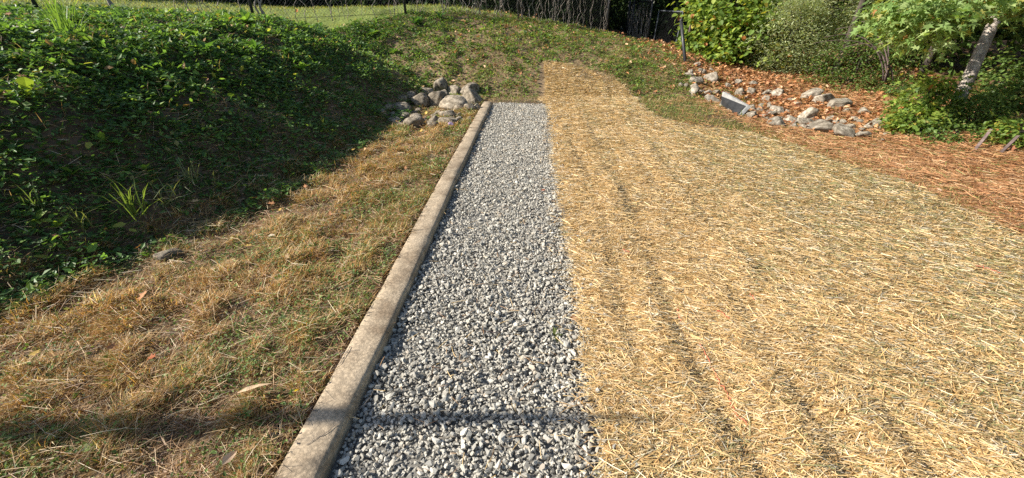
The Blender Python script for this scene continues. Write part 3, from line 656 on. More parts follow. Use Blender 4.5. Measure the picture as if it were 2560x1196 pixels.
slab('side_wall', [af, bf, bt, atp], nrm_ * .05 + np.array([.035, 0, .03]), M['concrete'])
slab('painted_shade_face', [af + (bf - af) * .06 + np.array([0, 0, .01]), bf + np.array([0, .03, .01]), bt + (bf - bt) * .07 + np.array([0, .03, 0]), atp + (af - atp) * .3], -nrm_ * .006, M['painted_shade'], .002)
lf = bf + np.array([-.30, .05, .02]); la = af + np.array([-.10, -.05, -.02])
slab('floor_slab', [af + np.array([0, 0, -.03]), bf + np.array([0, 0, -.01]), lf + np.array([0, 0, -.03]), la + np.array([0, 0, -.03])], np.array([0, 0, -.04]), M['painted_shade'], .004)
# ------------------------------------------------------------------ fallen leaves
LOBE = ([(0, 0, 0), (.22, -.10, .02), (.30, -.42, .10), (.52, -.16, .03), (.78, -.36, .12), (.74, -.10, .04), (1.05, 0, .1), (.74, .10, .04), (.78, .36, .14), (.52, .16, .03), (.30, .42, .10), (.22, .10, .02)],
        [[0, 1, 11], [1, 2, 3], [1, 3, 9, 11], [3, 4, 5], [3, 5, 7, 9], [5, 6, 7], [7, 8, 9], [9, 10, 11]])
bag = Bag()
x, y, d = scatter(-2, 9.5, 4.5, 15, 420, ref=7, power=.8, zf=lambda a, b: terrain(a, b, False))
cxs = np.interp(y, [3, 5.8, 8, 10, 12], [5.4, 4.95, 4.8, 4.7, 4.6])
w = np.exp(-((x - cxs - .15) / .85) ** 2) * sstep(6.2, 8.0, y) + .25 * sstep(1.5, 4, x) * sstep(9.5, 11, y) + .05 * (y > 8.8) + .25 * sstep(5.5, 7, x)
k = (rng.random(x.size) < w) & ~in_poly(x, y, STRAW); x, y, d = x[k], y[k], d[k]; n = len(x)
P = np.stack([x, y, terrain(x, y) + .015 + .05 * rng.random(n)], 1)
lc = pick([(.38, .17, .07), (.50, .27, .13), (.27, .11, .05), (.60, .38, .22), (.18, .085, .045)], [.34, .26, .2, .1, .1], n, .18)
a = rng.random(n) < .5
yw, pt, rl, S = rng.uniform(0, 6.28, n), rng.normal(0, .45, n), rng.normal(0, .45, n), .06 + .05 * rng.random(n)
curl = np.array(OVAL[0]) * np.array([1, 1, 3.0])
leaves(bag, LOBE, P[a], yw[a], pt[a], rl[a], S[a], lc[a]); leaves(bag, (curl, OVAL[1]), P[~a], yw[~a], pt[~a], rl[~a], S[~a], lc[~a])
x, y, d = scatter(-9, -1.2, 1.0, 12, 5, ref=20, power=1); n = len(x)
P = np.stack([x, y, terrain(x, y) + .07], 1)
leaves(bag, LOBE, P, rng.uniform(0, 6.28, n), rng.normal(0, .4, n), rng.normal(0, .4, n), .04 + .04 * rng.random(n), pick([(.42, .2, .09), (.5, .33, .16), (.6, .4, .1)], [.5, .3, .2], n))
o = link('leaf_litter', bag.mesh('leaf_litter'), M['dryleaf']); tag(o, 'orange brown fallen leaves drifted over ditch and slope', 'fallen leaves', None, 'stuff')
CURL = ([(0, 0, 0), (.3, -.07, .05), (.3, .07, .05), (.65, -.08, .09), (.65, .08, .03), (1, 0, .02)], [[0, 1, 2], [1, 3, 4, 2], [3, 5, 4]])
def one_leaf(u, v, size, c, label, tpl=LOBE, yaw=0., lift=.05, pitch=.15, zfn=None):
    p = at(u, v); b = Bag(); tv = np.array(tpl[0]) * np.array([1, 1, 1.6]) - np.array([.5, 0, 0])
    X, Y, Z = frames(np.array([yaw]), np.array([pitch]), np.array([.2])); b.stamp(tv, tpl[1], np.zeros((1, 3)), X, Y, Z, np.array([size]), np.array([c]))
    zb = p[2] if zfn is None else float(zfn(p[0], p[1]))
    o = link('fallen_leaf', b.mesh('fallen_leaf'), M['dryleaf'], None, (p[0], p[1], zb + lift)); tag(o, label, 'leaf')
one_leaf(390, 912, .05, (.36, .10, .03), 'rust red lobed leaf fallen on the turf')
one_leaf(648, 996, .15, (.6, .43, .27), 'long pale curled leaf on turf beside the kerb', CURL, .25)
one_leaf(585, 1166, .06, (.62, .43, .28), 'broad cream leaf lying in the turf near the kerb foot', OVAL, 1.2)
one_leaf(745, 990, .022, (.75, .52, .03), 'tiny bright yellow leaf on soil beside the kerb', OVAL, .6, .03)
one_leaf(684, 606, .05, (.68, .58, .42), 'small cream leaf on turf below the shaded bank', OVAL, .2)
one_leaf(540, 690, .05, (.60, .47, .28), 'tan leaf lying in tufted turf away from the kerb', OVAL, .9)
one_leaf(1435, 818, .06, (.30, .13, .05), 'curled brown leaf caught at the straw edge on gravel', OVAL, .1, .025, .2, lambda a, b: .0)
one_leaf(1358, 492, .05, (.42, .14, .07), 'small reddish leaf lying on the grey gravel', OVAL, .5, .03, .1, lambda a, b: .0)
one_leaf(2342, 482, .09, (.60, .40, .27), 'pale pinkish leaf on needles beside the straw edge', OVAL, 1.3, .03)
one_leaf(745, 38, .10, (.55, .16, .04), 'orange leaf caught in weeds at the bank top', LOBE, 1.3, .08, 1.1)
# ------------------------------------------------------------------ small loose things
def curve_thing(name, px, rad, mat, label, cat, lift=.02, zfn=None, sub=6, wob=.0012):
    pts = np.array([at(*p) for p in px]); ts = np.linspace(0, len(pts) - 1, sub * len(pts)); q = np.stack([np.interp(ts, range(len(pts)), pts[:, c]) for c in range(3)], 1)
    q[:, :2] += wob * rng.standard_normal((len(q), 2))
    if zfn is not None: q[:, 2] = [zfn(a, b) for a, b in q[:, :2]]
    q[:, 2] += lift; o0 = q[0].copy(); V, F = tube(q - o0, np.linspace(rad, rad * .5, len(q)), 5)
    o = link(name, mesh_of(name, V, F, True), mat, None, o0); return tag(o, label, cat)
gz = lambda a, b: .0605 if KX0 < a < KX1 else (.02 if a < GX1 else .05)
curve_thing('twig', [(782, 1152), (835, 1120), (880, 1075), (930, 1020), (945, 985)], .0014, M['vine'], 'thin long twig reaching from kerb onto gravel', 'twig', 0, gz)
curve_thing('twig', [(845, 905), (880, 915), (905, 912)], .0018, M['vine'], 'short dry needle lying across the kerb top', 'twig', 0, gz)
curve_thing('twig', [(885, 905), (860, 945), (835, 965)], .0015, M['vine'], 'hair thin stalk curled on the kerb top', 'twig', 0, gz)
curve_thing('twig', [(962, 800), (975, 840)], .0018, M['vine'], 'pale stalk hanging over the kerb face', 'twig', -.02, gz)
curve_thing('twig', [(1205, 850), (1240, 853), (1255, 850)], .003, M['wood'], 'small reddish twig lying amid the gravel', 'twig', 0, gz)
curve_thing('twig', [(783, 1060), (805, 1068)], .002, M['wood'], 'short dark twig on the kerb top', 'twig', 0, gz)
pc = at(690, 1110)
for k, (dx, dy, q) in enumerate(((-.01, 0, .03), (-.03, .07, .02), (-.005, -.08, .022))):
    o = link('soil_clod', rock_mesh('soil_clod', 560 + k, True), M['clod'], None); o.location = pc + np.array([dx, dy, q * .35]); o.scale = (q, q * 1.2, q * .7); tag(o, 'crumbly dark soil clod against the kerb side', 'soil', 'soil clods by the kerb')
o = link('wrapper', rock_mesh('wrapper', 555, True), M['foil'], None); p = at(1126, 316); o.location = p + np.array([0, 0, .03]); o.scale = (.055, .035, .03); tag(o, 'crumpled shiny purple wrapper below the boulder pile', 'wrapper')
# stakes
for (u0, v0, u1, v1, lab) in ((2432, 383, 2478, 324, 'weathered wooden stake leaning in front of leafy bushes'), (2497, 388, 2546, 340, 'second thin wooden stake leaning among yellow green leaves')):
    p = at(u0, v0); zc = depth(p); d1 = ray(u1, v1); f = np.array(CR @ Vector((0, 0, -1))); q = np.array([0, 0, CAM_Z]) + d1 * (zc / np.dot(d1, f))
    t = q - p; V, F = box(-.015, .015, -.01, .01, -.15, np.linalg.norm(t))
    o = link('wooden_stake', mesh_of('wooden_stake', V, F), M['wood'], None, tuple(p)); o.rotation_euler = Vector(t).to_track_quat('Z', 'Y').to_euler(); tag(o, lab, 'stake')
# ------------------------------------------------------------------ weeds on the bank: tufts and rosettes
def grass_tuft(u, v, n, L, c, label, spread=.5, wid=.008):
    p = at(u, v); b = Bag(); P = rng.normal(0, .03, (n, 3)) * np.array([1, 1, 0]); col = np.array(c) * rng.uniform(.7, 1.3, (n, 1))
    for q in range(3):
        s = np.arange(n) % 3 == q; m = s.sum(); yaw = rng.uniform(0, 6.28, m); el = rng.normal(1.15, spread * .7, m).clip(.15, 1.5)
        k = .25 + .3 * q; tv = np.array([(0, -.5, 0), (0, .5, 0), (.35, -.45, -.02 * k), (.35, .45, -.02 * k), (.68, -.3, -.16 * k), (.68, .3, -.16 * k), (.95 - .1 * k, 0, -.5 * k)])
        X, Y, Z = frames(yaw, el, rng.normal(0, .3, m)); Ls = L * rng.uniform(.5, 1.1, m)
        b.stamp(tv, [[0, 2, 3, 1], [2, 4, 5, 3], [4, 6, 5]], P[s], X, Y, Z, np.stack([Ls, np.full(m, wid) * rng.uniform(.6, 1.2, m), Ls], 1), col[s])
    o = link('grass_tuft', b.mesh('grass_tuft'), M['leaf'], None, tuple(p)); tag(o, label, 'grass tuft', 'tufts on the bank')
grass_tuft(175, 95, 60, .55, (.17, .28, .06), 'large spray of long green grass high on the shaded bank', .8, .011)
grass_tuft(345, 545, 34, .34, (.16, .23, .05), 'spiky green grass tuft low on the shaded bank', .8, .009)
grass_tuft(815, 330, 40, .22, (.24, .28, .06), 'yellow green grass tuft near the boulder pile', .6)
grass_tuft(480, 455, 30, .26, (.22, .25, .12), 'pale seeding grass clump above the turf edge', .8)
grass_tuft(550, 470, 20, .20, (.2, .22, .1), 'thin grass clump beside the pale seeding one', .8)
grass_tuft(420, 520, 16, .24, (.2, .22, .1), 'sparse grass clump right of the spiky tuft'.replace('right of', 'next to'), .8)
grass_tuft(215, 570, 22, .18, (.22, .25, .09), 'small grass tuft among weeds at the bank foot', .7)
grass_tuft(95, 520, 18, .22, (.14, .2, .06), 'dark grass tuft in the deepest bank shade', .8)
grass_tuft(1850, 293, 14, .14, (.16, .22, .05), 'short grass blades growing inside the concrete inlet', .5)
grass_tuft(1015, 330, 50, .14, (.15, .24, .05), 'green grass tuft under the boulder pile', .6, .006)
grass_tuft(1175, 285, 26, .12, (.25, .3, .08), 'small grass tuft between boulders and kerb', .6, .006)
def rosette(u, v, n, L, c, label, wide=.32, up=.7):
    p = at(u, v); b = Bag(); col = np.array(c) * rng.uniform(.75, 1.25, (n, 1)); yaw = np.arange(n) * 2.4 + rng.normal(0, .3, n)
    tv = np.array([(0, -.06, 0), (0, .06, 0), (.3, -.3, .05), (.3, 0, 0), (.3, .3, .05), (.65, -.42, .0), (.65, 0, -.05), (.65, .42, .0), (1, 0, -.22)]) * np.array([1, wide * 1.5, 1])
    tf = [[0, 2, 3], [0, 3, 1], [1, 3, 4], [2, 5, 6, 3], [3, 6, 7, 4], [5, 8, 6], [6, 8, 7]]
    X, Y, Z = frames(yaw, rng.normal(up, .25, n).clip(.1, 1.3), rng.normal(0, .25, n))
    b.stamp(tv, tf, np.zeros((n, 3)) + np.array([0, 0, .02]), X, Y, Z, L * rng.uniform(.6, 1.15, n), col)
    o = link('broadleaf_weed', b.mesh('broadleaf_weed'), M['leaf'], None, tuple(p)); tag(o, label, 'weed', 'broadleaf weeds on the bank')
G1 = (.16, .28, .05); G2 = (.09, .19, .04); G3 = (.24, .33, .05)
for (u, v, n, L, c, lab) in [(80, 255, 7, .20, G3, 'glowing broad dock leaves isolated on the dark bank'), (308, 150, 7, .13, G1, 'upright bright weed below the long grass spray'), (258, 160, 5, .10, G1, 'small bright weed left of nothing'),
                             (420, 55, 8, .20, G3, 'yellow green broad weed at the bank brow by the fence'), (490, 100, 10, .16, G1, 'leafy bright weed under the bank brow'), (520, 150, 11, .17, G2, 'spreading green weed midway up the bank'),
                             (265, 365, 9, .11, G1, 'bright small weed midway down the dark bank'), (365, 430, 6, .09, G1, 'tiny glowing weed just above the spiky tuft'), (185, 440, 8, .10, G1, 'faint green weed low in the bank shade'),
                             (650, 200, 6, .13, G1, 'pair of upright leaves on the bank slope'), (715, 140, 12, .15, G2, 'dense green weed on the sunnier bank'), (755, 180, 12, .16, G1, 'bright spreading weed on the sunnier bank'),
                             (930, 90, 12, .20, G1, 'tall bright weed at the bank shoulder'), (1040, 65, 12, .24, G2, 'dark leafy weed clump near the fence foot'), (640, 130, 10, .16, G2, 'green weed clump close under the bank brow'),
                             (620, 65, 12, .22, G1, 'large leafy clump at the brow beside the fence post'), (100, 560, 7, .09, G3, 'yellowing small weed at the bank foot'), (150, 575, 7, .09, G3, 'yellow green weed beside the turf shadow'),
                             (840, 215, 9, .14, G2, 'leafy weed above the boulder pile'), (985, 130, 12, .17, G1, 'bright weed patch leaf cluster on the shoulder'), (575, 60, 9, .17, G1, 'sunlit weed just below the wire mesh'), (30, 95, 8, .16, G1, 'yellow tipped weed by the long grass spray'),
                             (1100, 50, 10, .2, G2, 'leafy weed against the vine covered fence'), (800, 70, 10, .18, G2, 'leafy weed at the brow under a fence post')]:
    rosette(u, v, n, L, c, lab.replace('left of nothing', 'close to the long grass spray'))
# sprig in gravel
rosette(1385, 850, 9, .05, (.2, .24, .08), 'tiny green sprig sprouting through the gravel', .25)
# ------------------------------------------------------------------ chain link fences
def panel_wires(bag_name, p0, p1, h, parent, cell=.075, r=.0021, z_off=.03):
    p0 = np.array(p0, float); p1 = np.array(p1, float); Lh = np.linalg.norm((p1 - p0)[:2]); ex = (p1 - p0) / Lh; up = np.array([0, 0, 1.0])
    b = Bag(); nrm = unit(np.cross(ex, up))
    segs = []
    for sgn in (1, -1):
        for c in np.arange(-h, Lh + h, cell):
            # u = c + t  (or c - t), v = t
            t0, t1 = 0., h
            if sgn > 0: t0 = max(0, -c); t1 = min(h, Lh - c)
            else: t0 = max(0, c - Lh); t1 = min(h, c)
            if t1 - t0 > .02: segs.append((c + sgn * t0, t0, c + sgn * t1, t1, sgn))
    for u0, v0, u1, v1, sgn in segs:
        a = p0 + ex * u0 + up * (v0 + z_off) + nrm * .003 * sgn; e = p0 + ex * u1 + up * (v1 + z_off) + nrm * .003 * sgn
        V, F = tube(np.array([a, e]), r, 3, False); b.raw(V, F, (.02, .02, .02))
    o = link(bag_name, b.mesh(bag_name), M['black'], parent); o['kind'] = 'stuff'; return o
def post(parent, p, h, r=.032, lean=(0, 0), name='post'):
    q = np.array([[-.25 / h * lean[0], -.25 / h * lean[1], -.25], [lean[0] * .5, lean[1] * .5, h * .5], [lean[0], lean[1], h]]) + np.array(p); V, F = tube(q, r, 10)
    pc = link(name, mesh_of(name, V, F, True), M['black'], parent)
    V, F = tube(np.array([q[-1] - [0, 0, .01], q[-1] + [0, 0, .02], q[-1] + [0, 0, .04]]), [r * 1.25, r * 1.2, r * .4], 10); link('post_cap', mesh_of('post_cap', V, F, True), M['black'], pc)
    return pc
H = 1.5
fence = empty('chain_link_fence', (-3.2, 11.8, 0)); tag(fence, 'black chain link fence running along the top of the bank', 'fence')
fl = np.array(fence.location)
pts = []
for xa, ya in zip(FX, FY):
    pts.append(np.array([xa, ya, float(terrain(xa, ya, False))]))
for p in pts: post(fence, p - fl, H + .05)
for a, c in zip(pts[:-1], pts[1:]):
    panel_wires('chain_mesh', a - fl, c - fl, H, fence)
    V, F = tube(np.array([a + [0, 0, H + .02], c + [0, 0, H + .02]]) - fl, .02, 8); link('top_rail', mesh_of('top_rail', V, F, True), M['black'], fence)
    V, F = tube(np.array([a + [0, 0, .06], c + [0, 0, .06]]) - fl, .004, 4); link('bottom_wire', mesh_of('bottom_wire', V, F, True), M['black'], fence)
for zz_ in (1.12, 1.32):
    me = rock_mesh('insulator', 700, False); me.materials.append(M['concrete']); o = link('insulator', me, None, fence, tuple(pts[-1] - fl + np.array([-.05, -.05, zz_]))); o.scale = (.03, .03, .035)
# the opened gate and the fence behind it
gpost = at(1713, 160); gz_ = gpost[2]
gp = empty('gate_post', tuple(gpost)); tag(gp, 'black steel gate post standing in fallen leaves', 'post')
tq = on_depth(1703, 52, depth(gpost)) - gpost; post(gp, (0, 0, 0), tq[2], .04, (tq[0], tq[1])); V, F = box(-.012, .012, -.02, .02, .55, .70); link('latch', mesh_of('latch', V, F), M['wood'], gp).location = (-.045, 0, .15)
g2 = at(1705, 132); gp2 = empty('fence_post', tuple(g2)); tag(gp2, 'black fence post just behind the steel gate post', 'post'); tq = on_depth(1704, 62, depth(g2)) - g2; post(gp2, (0, 0, 0), tq[2], .03, (tq[0], tq[1]))
bl, br = on_depth(1634, 106, 14.3), on_depth(1688, 118, 12.6); tl, tr = on_depth(1648, 27, 14.3), on_depth(1708, 30, 12.6)
M['gatemetal'] = mat_proc('worn_black_paint', (.04, .044, .05), (.12, .13, .145), scale=20, rough=.5, bump=.1)
gate = empty('wire_gate', tuple(bl)); tag(gate, 'open black wire gate leaning askew before leafy vines', 'gate')
for nm, a, c in (('frame_rail', bl, br), ('frame_rail', tl, tr), ('frame_stile', bl, tl), ('frame_stile', br, tr)):
    V, F = tube(np.array([a, c]) - bl, .022, 8); link(nm, mesh_of(nm, V, F, True), M['gatemetal'], gate)
b = Bag()
for s in np.linspace(-1, 1.95, 44):
    for sg in (1, -1):
        t0, t1 = max(0, -s if sg > 0 else s - 1), min(1, 1 - s if sg > 0 else s)
        if t1 - t0 < .03: continue
        def W_(a, t): return (bl + (br - bl) * a) * (1 - t) + (tl + (tr - tl) * a) * t - bl
        V, F = tube(np.array([W_(s + sg * t0, t0), W_(s + sg * t1, t1)]), .0022, 3, False); b.raw(V, F, (.02, .02, .02))
o = link('chain_mesh', b.mesh('chain_mesh'), M['black'], gate); o['kind'] = 'stuff'
sf = empty('side_fence', tuple(bl + np.array([-.1, .5, 0]))); tag(sf, 'chain link fence overgrown with dry stems behind the open gate', 'fence')
s0 = np.array(sf.location); sp = [s0, s0 + np.array([-.1, 2.4, .02]), s0 + np.array([.2, 5.0, .05])]
for p in sp: post(sf, p - s0, 1.25, .028)
for a, c in zip(sp[:-1], sp[1:]):
    panel_wires('chain_mesh', a - s0, c - s0, 1.2, sf)
    V, F = tube(np.array([a, c]) - s0 + [0, 0, 1.25], .018, 8); link('top_rail', mesh_of('top_rail', V, F, True), M['black'], sf)
rf = empty('rear_fence', (4, 19, .8)); tag(rf, 'dark chain link fence in deep shade beyond the gate opening', 'fence')
rp = [np.array([xx, 19.5 + .1 * xx, float(terrain(xx, 19.5, False))]) for xx in (1.5, 4.0, 6.5, 9)]
for p in rp: post(rf, p - np.array(rf.location), 1.3, .03)
for a, c in zip(rp[:-1], rp[1:]):
    panel_wires('chain_mesh', a - np.array(rf.location), c - np.array(rf.location), 1.25, rf, .1)
# dead vines
def fence_point(s):
    d = np.concatenate([[0], np.cumsum([np.linalg.norm((b_ - a_)[:2]) for a_, b_ in zip(pts[:-1], pts[1:])])]); return np.array([np.interp(s, d, [p[c] for p in pts]) for c in range(3)]), d[-1]
LT = fence_point(0)[1]
def vine(s, h, r, wob, label, group, name='dead_vine', off=-.05, fp=fence_point):
    k = int(h / .055); t = np.linspace(0, 1, k); ph = rng.uniform(0, 6.28, 4)
    ds = wob * (np.sin(t * h * 9 + ph[0]) * .5 + np.sin(t * h * 21 + ph[1]) * .28 + np.cumsum(rng.normal(0, .10, k)) * .7) * np.minimum(1, t * 6)
    q = np.array([fp(s + e)[0] for e in ds]); q[:, 2] = fp(s)[0][2] - .03 + t * h
    q[:, :2] += np.array([.35, -.94]) * (-off) * 1.0 * (1 + .5 * np.sin(t * 12 + ph[2]))[:, None]
    V, F = tube(q - q[0], r * (1 - .5 * t), 5); o = link(name, mesh_of(name, V, F, True), M['vine'], None, tuple(q[0])); tag(o, label, 'vine', group)
for k in range(110):
    u = rng.uniform(.70, 1.0) if k < 84 else rng.uniform(.45, .72)
    vine(LT * min(u, .995), rng.uniform(.9, 1.6), rng.uniform(.004, .009), rng.uniform(.04, .12), 'pale dead vine stem winding up the fence end by the gate opening' if u > .85 else 'pale dead vine stem winding up the fence behind the gravel end' if u > .7 else 'dry vine stem climbing the fence above the boulders', 'dead vines on the fence')
for s in (LT * .53, LT * .405):
    for _ in range(3): vine(s + rng.normal(0, .05), 1.5, .022, .06, 'thick dark vine twisted around a fence post', 'thick vines on fence posts', 'thick_vine')
def side_point(s): return np.array([np.interp(s, [0, 2.4, 5.0], [p[c] for p in sp]) for c in range(3)]), 5
for k in range(34):
    vine(rng.uniform(0, 4.2), rng.uniform(.7, 1.25), rng.uniform(.006, .012), .08, 'dry stem hanging on the side fence behind the gate', 'dry stems on the side fence', 'dead_vine', .05, side_point)
# ------------------------------------------------------------------ plants
STAR = ([(0, 0, 0), (.10, -.36, .03), (.30, -.12, 0), (.62, -.50, .02), (.52, -.12, 0), (1.05, 0, -.06), (.52, .12, 0), (.62, .50, .02), (.30, .12, 0), (.10, .36, .03)],
        [[0, 1, 2], [2, 3, 4], [4, 5, 6], [6, 7, 8], [8, 9, 0], [0, 2, 8], [2, 4, 6, 8]])
HEART = ([(0, 0, 0), (-.08, -.25, .05), (.25, -.46, .07), (.65, -.34, .02), (1.0, 0, -.10), (.65, .34, .02), (.25, .46, .07), (-.08, .25, .05), (.45, 0, -.04)],
         [[0, 1, 8], [1, 2, 8], [2, 3, 8], [3, 4, 8], [4, 5, 8], [5, 6, 8], [6, 7, 8], [7, 0, 8]])
NARROW = ([(0, 0, 0), (.4, -.16, .03), (1, 0, 0), (.4, .16, .03)], [[0, 1, 2], [0, 2, 3]])
def crown_mesh(name, center, rad, n, tpl, size, pal, w, clumps, crad, seed, floor=None, droop=.2, shell=.5, cut=None, wild=0.):
    """leaves gathered in clumps spread through an ellipsoid"""
    global rng
    keep = rng; rng = np.random.default_rng(seed)
    D = unit(rng.standard_normal((clumps, 3))); R = rng.random(clumps) ** (1 / 3) * (1 - shell) + shell * rng.uniform(.75, 1.06, clumps)
    R = R * np.where(rng.random(clumps) < .16, rng.uniform(1.1, 1.38, clumps), 1.0) * (.82 + .36 * vnoise(D[:, 0] * 2 + seed, D[:, 2] * 2 + D[:, 1], seed))
    Cn = D * R[:, None] * np.array(rad) + np.array(center)
    if floor is not None: Cn = Cn[Cn[:, 2] > floor]
    if cut is not None: Cn = Cn[cut(Cn)]
    ci = rng.integers(0, len(Cn), n); off = rng.standard_normal((n, 3)) * crad * np.array([1, 1, .75])
    P = Cn[ci] + off
    if floor is not None: P = P[P[:, 2] > floor - .1]; ci = ci[:len(P)]
    n = len(P); out = P - np.array(center); yaw = np.arctan2(out[:, 1], out[:, 0]) + rng.normal(0, 1.0, n)
    X, Y, Z = frames(yaw, rng.normal(-droop, .45 + wild, n), rng.normal(0, .6 + wild, n))
    bright = rng.uniform(.8, 1.2, len(Cn))[ci % len(Cn)]
    b = Bag(); b.stamp(tpl[0], tpl[1], P, X, Y, Z, size * rng.uniform(.6, 1.25, n), pick(pal, w, n, .15) * bright[:, None])
    me = b.mesh(name); rng = keep; return me, Cn
def limbs_mesh(name, base, top, r0, targets, r1=.02, bend=.15, seed=0):
    r = np.random.default_rng(seed); b = Bag(); base = np.array(base, float); top = np.array(top, float)
    t = np.linspace(0, 1, 9); ctr = base + (top - base) * t[:, None] + bend * np.sin(t * math.pi)[:, None] * np.array([r.normal(0, .5), r.normal(0, .5), 0]) * (1 - .0)
    V, F = tube(ctr, r0 * (1 - .55 * t) + .25 * r0 * np.exp(-t * 14), 9); b.raw(V, F, (.2, .2, .2))
    for q in targets:
        s = r.uniform(.35, .95); a = base + (top - base) * s; k = np.linspace(0, 1, 6); m = a + (np.array(q) - a) * k[:, None]; m[:, 2] += .15 * np.linalg.norm(q - a) * np.sin(k * math.pi) * r.uniform(-.3, 1)
        m += r.normal(0, .03, m.shape) * k[:, None]
        V, F = tube(m, np.maximum(r0 * .42 * (1 - .8 * k), .006), 5); b.raw(V, F, (.2, .2, .2))
    return b.mesh(name, True)
def plant(name, label, cat, base, center, rad, n, tpl, size, pal, w, clumps=60, crad=.22, r0=.04, top=None, seed=1, group=None, bark='darkbark', nl=14, part='crown', stem='trunk', leafmat='leaf', **kw):
    base = np.array(base, float); e = empty(name, tuple(base)); tag(e, label, cat, group)
    me, Cn = crown_mesh(part, np.array(center) - base, rad, n, tpl, size, pal, w, clumps, crad, seed, **kw); link(part, me, M[leafmat], e)
    r = np.random.default_rng(seed); tg = Cn[r.choice(len(Cn), min(nl, len(Cn)), replace=False)]
    tp = (np.array(center) - base + np.array([0, 0, rad[2] * .55])) if top is None else np.array(top) - base
    link(stem, limbs_mesh(stem, (0, 0, -.15), tp, r0, tg, seed=seed), M[bark], e); return e
def gnd(x, y): return (x, y, float(terrain(x, y, False)))
YG = [(.22, .30, .055), (.15, .24, .045), (.30, .36, .07), (.10, .17, .035), (.38, .33, .06), (.42, .16, .05)]
wYG = [.36, .28, .14, .14, .06, .02]
MG = [(.10, .17, .04), (.14, .22, .05), (.07, .12, .03), (.20, .27, .06), (.26, .22, .07)]
wMG = [.34, .28, .2, .12, .06]
GG = [(.31, .37, .19), (.40, .45, .25), (.24, .29, .14), (.46, .48, .27), (.33, .29, .15)]
wGG = [.34, .26, .2, .12, .08]
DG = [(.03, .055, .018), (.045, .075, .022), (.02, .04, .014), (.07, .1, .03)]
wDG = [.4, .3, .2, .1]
def plant_px(name, label, cat, base, ctr, rad, n, tpl, size, pal, w, deep=.75, back=.5, **kw):
    """a plant standing at photo pixel `base`, its leaf mass about an ellipse `ctr`, `rad` in pixels at that distance"""
    b0 = at(*base); zc = depth(b0) + back; c = on_depth(ctr[0], ctr[1], zc); rx, rz = rad[0] * zc / FPX, rad[1] * zc / FPX
    b0 = at(*base) if back < .3 else np.array([c[0], c[1], float(terrain(c[0], c[1], False))])
    return plant(name, label, cat, b0, c, (rx, max(rx * deep, .25), rz), n, tpl, size, pal, w, **kw)
# leafy vine mass beside the gate
plant_px('vine_bush', 'bright yellow green broad leaved vine mass beside the gate post', 'bush', (1770, 165), (1822, 30), (100, 135), 4200, HEART, .12, YG, wYG, clumps=80, crad=.22, r0=.05, seed=5)
plant_px('vine_bush', 'broad leaved vine bush with red tinged leaves behind the litter', 'bush', (1850, 185), (1875, 110), (75, 75), 2600, HEART, .11, YG, wYG[:5] + [.05], clumps=55, crad=.18, r0=.04, seed=6)
plant_px('overhanging_tree', 'green tree overhanging the open wire gate', 'tree', (1760, 150), (1785, -55), (70, 60), 2200, HEART, .13, YG, wYG, clumps=60, crad=.22, r0=.08, seed=7, back=1.6)
plant_px('overhanging_tree', 'pale green tree hanging over the gap beside the fence end', 'tree', (1650, 100), (1580, -40), (70, 70), 2600, OVAL, .15, MG, wMG, clumps=50, crad=.25, r0=.08, seed=24, back=3)
# grey green shrubs
plant_px('feathery_shrub', 'feathery grey green shrub arching over the ditch', 'shrub', (1960, 205), (1985, 110), (95, 100), 16000, NARROW, .07, GG, wGG, clumps=170, crad=.14, r0=.035, seed=8, droop=-.2, nl=30)
plant_px('feathery_shrub', 'taller feathery shrub behind the arching grey green one', 'shrub', (2060, 215), (2060, 20), (120, 90), 13000, NARROW, .075, GG, wGG, clumps=150, crad=.17, r0=.035, seed=9, droop=-.2, nl=24, back=1.0)
# bushy middle with bare arching branches
mid = plant_px('arching_bush', 'tangled bush with bare arching branches above the ditch rocks', 'bush', (2150, 225), (2150, 165), (105, 65), 7000, OVAL, .055, MG + [(.2, .14, .07)], wMG + [.12], clumps=130, crad=.16, r0=.03, seed=10, nl=26, back=.45)
mb = np.array(mid.location)
for k in range(5):
    a = on_depth(2205 + rng.normal(0, 12), 205, 8.6); e = on_depth((2030, 2060, 2090, 2110, 2140, 2280, 2250)[k], (110, 95, 75, 120, 60, 120, 60)[k], 8.7); t = np.linspace(0, 1, 12)
    q = a + (e - a) * (t ** 1.4)[:, None]; q[:, 2] = a[2] + (e[2] - a[2]) * np.sin(t * 1.57) + .18 * np.sin(t * 3.1); q[:, :2] += .02 * np.sin(t * 9 + k)[:, None]
    V, F = tube(q - mb, .016 * (1 - .75 * t), 6); link('arching_branch', mesh_of('arching_branch', V, F, True), M['wood'], mid)
plant_px('low_bush', 'low brownish green bush at the needle strewn forest edge', 'bush', (2130, 228), (2135, 212), (100, 28), 3600, OVAL, .045, MG + [(.26, .16, .08), (.2, .11, .05)], wMG + [.25, .12], clumps=70, crad=.09, r0=.015, seed=11, back=.35)
plant_px('low_bush', 'low dark bush in shade beneath the leaning tree', 'bush', (2250, 262), (2265, 240), (60, 25), 2200, OVAL, .05, MG, wMG, clumps=50, crad=.09, r0=.015, seed=22, back=.6)
